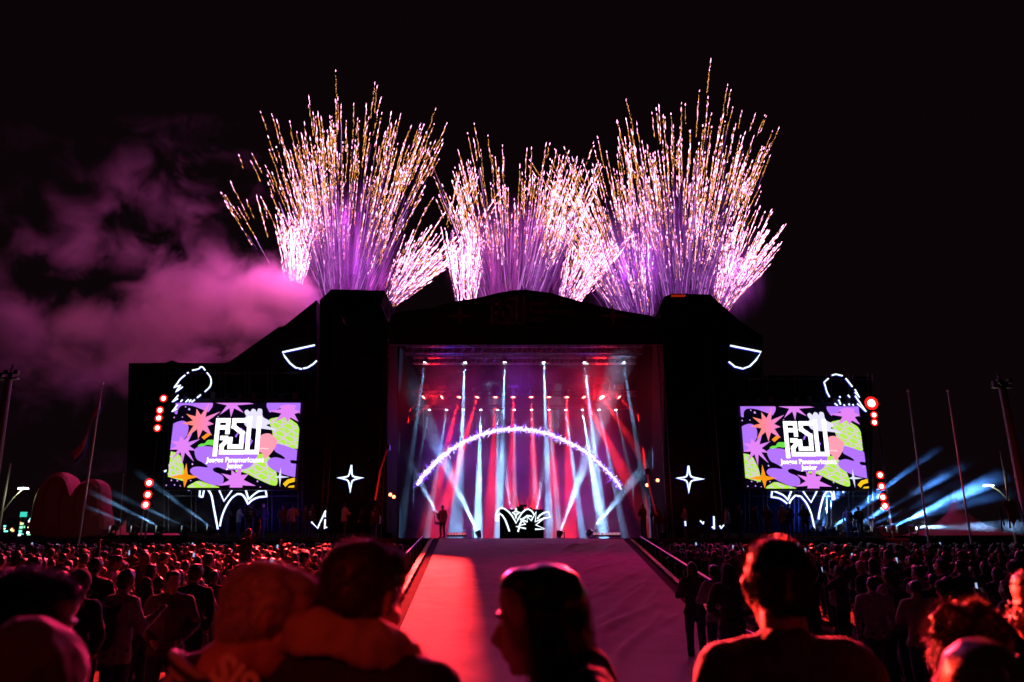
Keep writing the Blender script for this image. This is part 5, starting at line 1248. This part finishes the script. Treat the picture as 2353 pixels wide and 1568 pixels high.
# people one can single out in the near crowd
def special(i, px, Y, rz, label, s=1., **kw):
    a = at(px, 1300, Y); return put(i, a.x, Y, R(rz), s, label, None)
m1 = special(2, 292, 8.3, -28, 'man in a pale top with a black backpack, facing the tents', 1.02)
me_ = None
for c in m1.children:
    if c.name.startswith('jacket'): c.data = c.data.copy(); c.data.materials.clear(); c.data.materials.append(CLOTH['white'])
def backpack(r, label):
    t = empty('backpack', r.location, r.rotation_euler.z); t.scale = r.scale; tag(t, label, 'backpack'); b = Blob(); b.ball((0, -.2, 1.2), (.14, .085, .2)); b.limb((-.08, -.2, 1.06), (.08, -.2, 1.06), .085); b.limb((-.06, -.2, 1.34), (.06, -.2, 1.34), .07)
    me = fuse(b, .012, 3, .006, 12, 'bag'); link_mesh('bag', me, CLOTH['black'], t, True); b = Blob(); b.ball((0, -.285, 1.12), (.1, .025, .08)); link_mesh('front_pocket', fuse(b, .008, 2, name='pocket'), CLOTH['charcoal'], t, True)
    b = Blob()
    for s in (-1, 1):
        b.limb((s * .1, -.14, 1.36), (s * .12, .03, 1.5), .016); b.limb((s * .12, .03, 1.5), (s * .13, .15, 1.32), .016)
    link_mesh('strap', fuse(b, .009, 2, name='strap'), CLOTH['black'], t, True)
backpack(m1, 'black backpack on the man in the pale top')
m2 = copy_tree(PROTO[0][0]); x = at(402, 1300, 8.9); m2.location = (x.x, 8.9, 0); m2.rotation_euler = (0, 0, R(205)); m2.scale = (1, 1, 1); tag(m2, 'young man in a pale hoodie facing away from the stage, hands in its pocket', 'person'); taken.append((x.x, 8.9))
for c in m2.children:
    if c.name.startswith('jacket'): c.data = c.data.copy(); c.data.materials.clear(); c.data.materials.append(CLOTH['grey'])
q = Blob()
for s in (-1, 1): q.limb((s * .035, .125, 1.44), (s * .045, .155, 1.2), .006)
link_mesh('drawstring', fuse(q, .006, 0, name='drawstring'), CLOTH['black'], m2)
m3 = put(0, at(450, 1300, 9.6).x, 9.6, R(-8), 1.03, 'man in a black jersey with pale letters on its back', None)
def lettering(r, s, z, size, m):
    c = bpy.data.curves.new('t', 'FONT'); c.body = s; c.size = size; c.extrude = .002; c.align_x = 'CENTER'; c.offset = .003; o = bpy.data.objects.new('t', c); col.objects.link(o)
    me = bpy.data.meshes.new_from_object(o.evaluated_get(bpy.context.evaluated_depsgraph_get())); bpy.data.objects.remove(o); me.materials.clear(); me.transform(Matrix.Rotation(R(90), 4, 'X')); me.transform(Matrix.Translation((0, -.152, z))); link_mesh('lettering', me, m, r)
lettering(m3, 'CO', 1.30, .11, M['white_print']); lettering(m3, 'TE', 1.17, .11, M['white_print'])
special(4, 188, 7.6, -5, 'hooded figure in black nearest the two heads in the corner', 1.03)
special(9, 143, 9.2, 10, 'bald head catching pink light near the photo edge', 1.0)
m6 = special(5, 2040, 11.5, 15, 'woman in a white top with a black backpack, beyond the broad-shouldered man', .97); backpack(m6, 'black backpack on the woman in the white top')
special(11, 2095, 10.2, -30, 'woman in beige with a hair bun stooping beside the white top', .9)
special(6, 2160, 9.5, 20, 'man in an olive top and cap beyond the broad-shouldered man', .92)
special(1, 1590, 13.6, 0, 'long-haired woman by the barrier, nearest the ramp on the purple side', .98)
special(5, 1640, 12.6, 8, 'long-haired woman in white a step behind the barrier', .97)
special(4, 1672, 11.2, -8, 'hooded figure all in black just before the broad-shouldered man', 1.0)
hi = put(10, at(568, 1260, 17).x, 17, R(-35), .80, 'child raised above the crowd, one arm stretched toward the stage', None, z=.92)
put(0, at(566, 1260, 17).x, 17.12, R(-10), 1.0, 'man carrying the child with the outstretched arm', None)
# scattered individuals
random.seed(21); NIND = 256; cnt = 0; sides = ('left', 'right'); tries = 0; cand = []
def blocked(x, y, dmin):
    return any((x - a) ** 2 + (y - b) ** 2 < dmin * dmin for a, b in taken)
def ramp_edges(y):
    t = (y - Y0) / (Y1 - Y0); return XL0 + (XL1 - XL0) * t - 1.45, XR0 + (XR1 - XR0) * t + 1.45
zone_lab = {0: 'lit red from the stage, deep in the crowd on the red side of the ramp', 1: 'in the dark crowd on the purple side of the ramp'}
ORD = ['first', 'second', 'third', 'fourth', 'fifth', 'sixth', 'seventh', 'eighth', 'ninth', 'tenth', 'eleventh', 'twelfth', 'thirteenth', 'fourteenth', 'fifteenth', 'sixteenth', 'seventeenth', 'eighteenth', 'nineteenth', 'twentieth', 'twenty-first', 'twenty-second', 'twenty-third', 'twenty-fourth', 'twenty-fifth', 'twenty-sixth', 'twenty-seventh', 'twenty-eighth', 'twenty-ninth', 'thirtieth']
y = 6.7
while y < 23.5 and cnt < NIND:
    rown = globals().get('rown', 0) + 1; rl = []
    lim = .70 * y + .8; le, re = ramp_edges(max(y, Y0 - 2)); x = -lim
    while x < lim and cnt < NIND:
        xx = x + random.uniform(-.2, .2); yy = y + random.uniform(-.42, .42)
        ok_ = (xx < le or xx > re) and not blocked(xx, yy, .48)
        if y < 9 and xx > re and random.random() < .25: ok_ = False
        if y < 9.6 and -5.5 < xx < le: ok_ = False
        if ok_ and random.random() < .88:
            i = random.choices(range(12), (13, 13, 11, 10, 7, 5, 9, 9, 9, 4, 6, 6))[0]; s = random.uniform(.87, 1.07); side = 0 if xx < 0 else 1; rz = R(random.gauss(0, 26) if random.random() < .85 else random.uniform(-110, 110))
            r = put(i, xx, yy, rz, s, None, ('crowd on the red side of the ramp', 'crowd on the purple side of the ramp')[side]); r['category'] = 'person'
            cnt += 1; pp = phone(xx, yy, rz, s) if i == 3 and random.random() < .8 else None
            rl.append((side, abs(xx - (le if side == 0 else re)), r, PROTO[i][1], pp))
        x += random.uniform(.5, 1.2) if y < 16 else random.uniform(.5, 1.06)
    y += .88
    for sd_ in (0, 1):
        for k_, (_, _, r, dsc_, pp) in enumerate(sorted([t for t in rl if t[0] == sd_], key=lambda t: t[1])):
            sn = ('red', 'purple')[sd_]
            r['label'] = '%s, %s from the ramp, %s row, %s side' % (dsc_, ORD[k_], ORD[rown - 1], sn)
            if pp: pp['label'] = 'phone screen held up, %s from the ramp in the %s row, %s side' % (ORD[k_], ORD[rown - 1], sn)
print('individuals', cnt, 'last row', y)
yfar = y
# stage guests and the performer
gx = [(520, 1), (548, 2), (575, 0), (602, 9), (650, 6), (672, 2), (700, 1), (716, 0), (742, 8), (768, 1), (790, 2), (812, 0), (836, 7), (860, 0)]
for k, (px, i) in enumerate(gx):
    yy = SY + random.uniform(.35, 1.2); a = at(px, 1200, yy); put(i, a.x, yy, R(random.uniform(-60, 60)), random.uniform(.95, 1.05), '%s on the smoke-side stage wing, %s from the neon palm' % (PROTO[i][1], ORD[k]), 'stage guests on the smoke-side wing', z=DECK)
gx = [(1478, 1), (1508, 0), (1545, 2), (1575, 8), (1600, 0), (1622, 1), (1652, 6), (1672, 2), (1700, 0), (1738, 7), (1765, 1), (1800, 2), (1815, 0), (1850, 1), (1950, 2), (1975, 0)]
for k, (px, i) in enumerate(gx):
    yy = SY + random.uniform(.3, .9); a = at(px, 1200, yy); put(i, a.x, yy, R(random.uniform(-60, 60)), random.uniform(.9, 1.05), '%s on the pole-side stage wing, %s from the stage opening' % (PROTO[i][1], ORD[k]), 'stage guests on the pole-side wing', z=DECK)
a = at(1014, 1222, SY - .1); put(2, a.x, SY + .5, R(150), .97, 'lone performer standing at the ramp head on the red side', None, z=DECK)
a = at(1200, 1222, SY + 4); put(6, a.x, by + 2.0, R(180), 1., 'disc jockey behind the neon booth', None, z=DECK)
# the mass beyond
random.seed(5)
def low_fig(p):
    meshes, hc, hm = person_meshes(dict(p, voxel=.045)); return meshes
LOW = [low_fig(dict(hair='short', arms=('pocket', 'pocket'), seed=1)), low_fig(dict(hair='long', arms=('fold', 'fold'), wide=.88, seed=2)), low_fig(dict(hair='curly', arms=('phone', 'phone'), seed=3))]
import numpy as np
keys = {'hair': 0, 'jacket': 1, 'body': 2}; DM = [M['hair_black'], CLOTH['charcoal'], M['skin'], CLOTH['grey'], M['hair_brown']]
packs = []
for ms_ in LOW:
    vs, fs, mi = [], [], []; n0 = 0
    for k, idx in keys.items():
        if k not in ms_: continue
        me = ms_[k]; v = np.zeros(len(me.vertices) * 3, 'f'); me.vertices.foreach_get('co', v); v = v.reshape(-1, 3); keepz = v[:, 2] > 1.0
        for p in me.polygons:
            if keepz[p.vertices[0]]: fs.append([q + n0 for q in p.vertices]); mi.append(idx)
        vs.append(v); n0 += len(v)
    packs.append((np.concatenate(vs), fs, mi))
AV, AF, AM = [], [], []; n0 = 0; y = yfar; nfar = 0
while y < SY - 1.4:
    lim = .70 * y + 1; le, re = ramp_edges(y); x = -lim
    while x < lim:
        xx = x + random.uniform(-.2, .2); yy = y + random.uniform(-.3, .3)
        if xx < le or xx > re:
            v, f, mi = random.choice(packs); a = random.gauss(0, .6); s = random.uniform(.92, 1.12); ca, sa_ = math.cos(a) * s, math.sin(a) * s
            AV.append(np.stack([v[:, 0] * ca - v[:, 1] * sa_ + xx, v[:, 0] * sa_ + v[:, 1] * ca + yy, v[:, 2] * s], 1)); AF += [[q + n0 for q in t] for t in f]; dk = random.random()
            AM += [(3 if dk < .18 and m == 1 else 4 if dk > .7 and m == 0 else m) for m in mi]; n0 += len(v); nfar += 1
        x += random.uniform(.62, .85)
    y += .92
me = bpy.data.meshes.new('distant_crowd'); me.from_pydata(np.concatenate(AV).tolist(), [], AF); me.update()
for p, m in zip(me.polygons, AM): p.material_index = m; p.use_smooth = True
o = link_mesh('distant_crowd', me, DM); tag(o, 'distant mass of spectators in front of the stage', 'crowd', None, 'stuff'); print('far', nfar, len(me.polygons))
random.seed(31)
for k in range(26):
    yy = random.uniform(yfar, SY - 4); px = random.choice((random.uniform(20, 880), random.uniform(1540, 2330), random.uniform(1540, 1900))); a = at(px, 1240, yy); le, re = ramp_edges(yy)
    if le < a.x < re: continue
    ph_ = phone(a.x, yy, 0, 1, 0, 'tiny phone screen glowing far off in the crowd near the stage', zz=random.uniform(1.66, 1.9)); ph_['group'] = 'far phone screens'
for i, (r, d_, p) in enumerate(PROTO):
    if not used[i]: 
        for c in list(r.children): bpy.data.objects.remove(c)
        bpy.data.objects.remove(r)
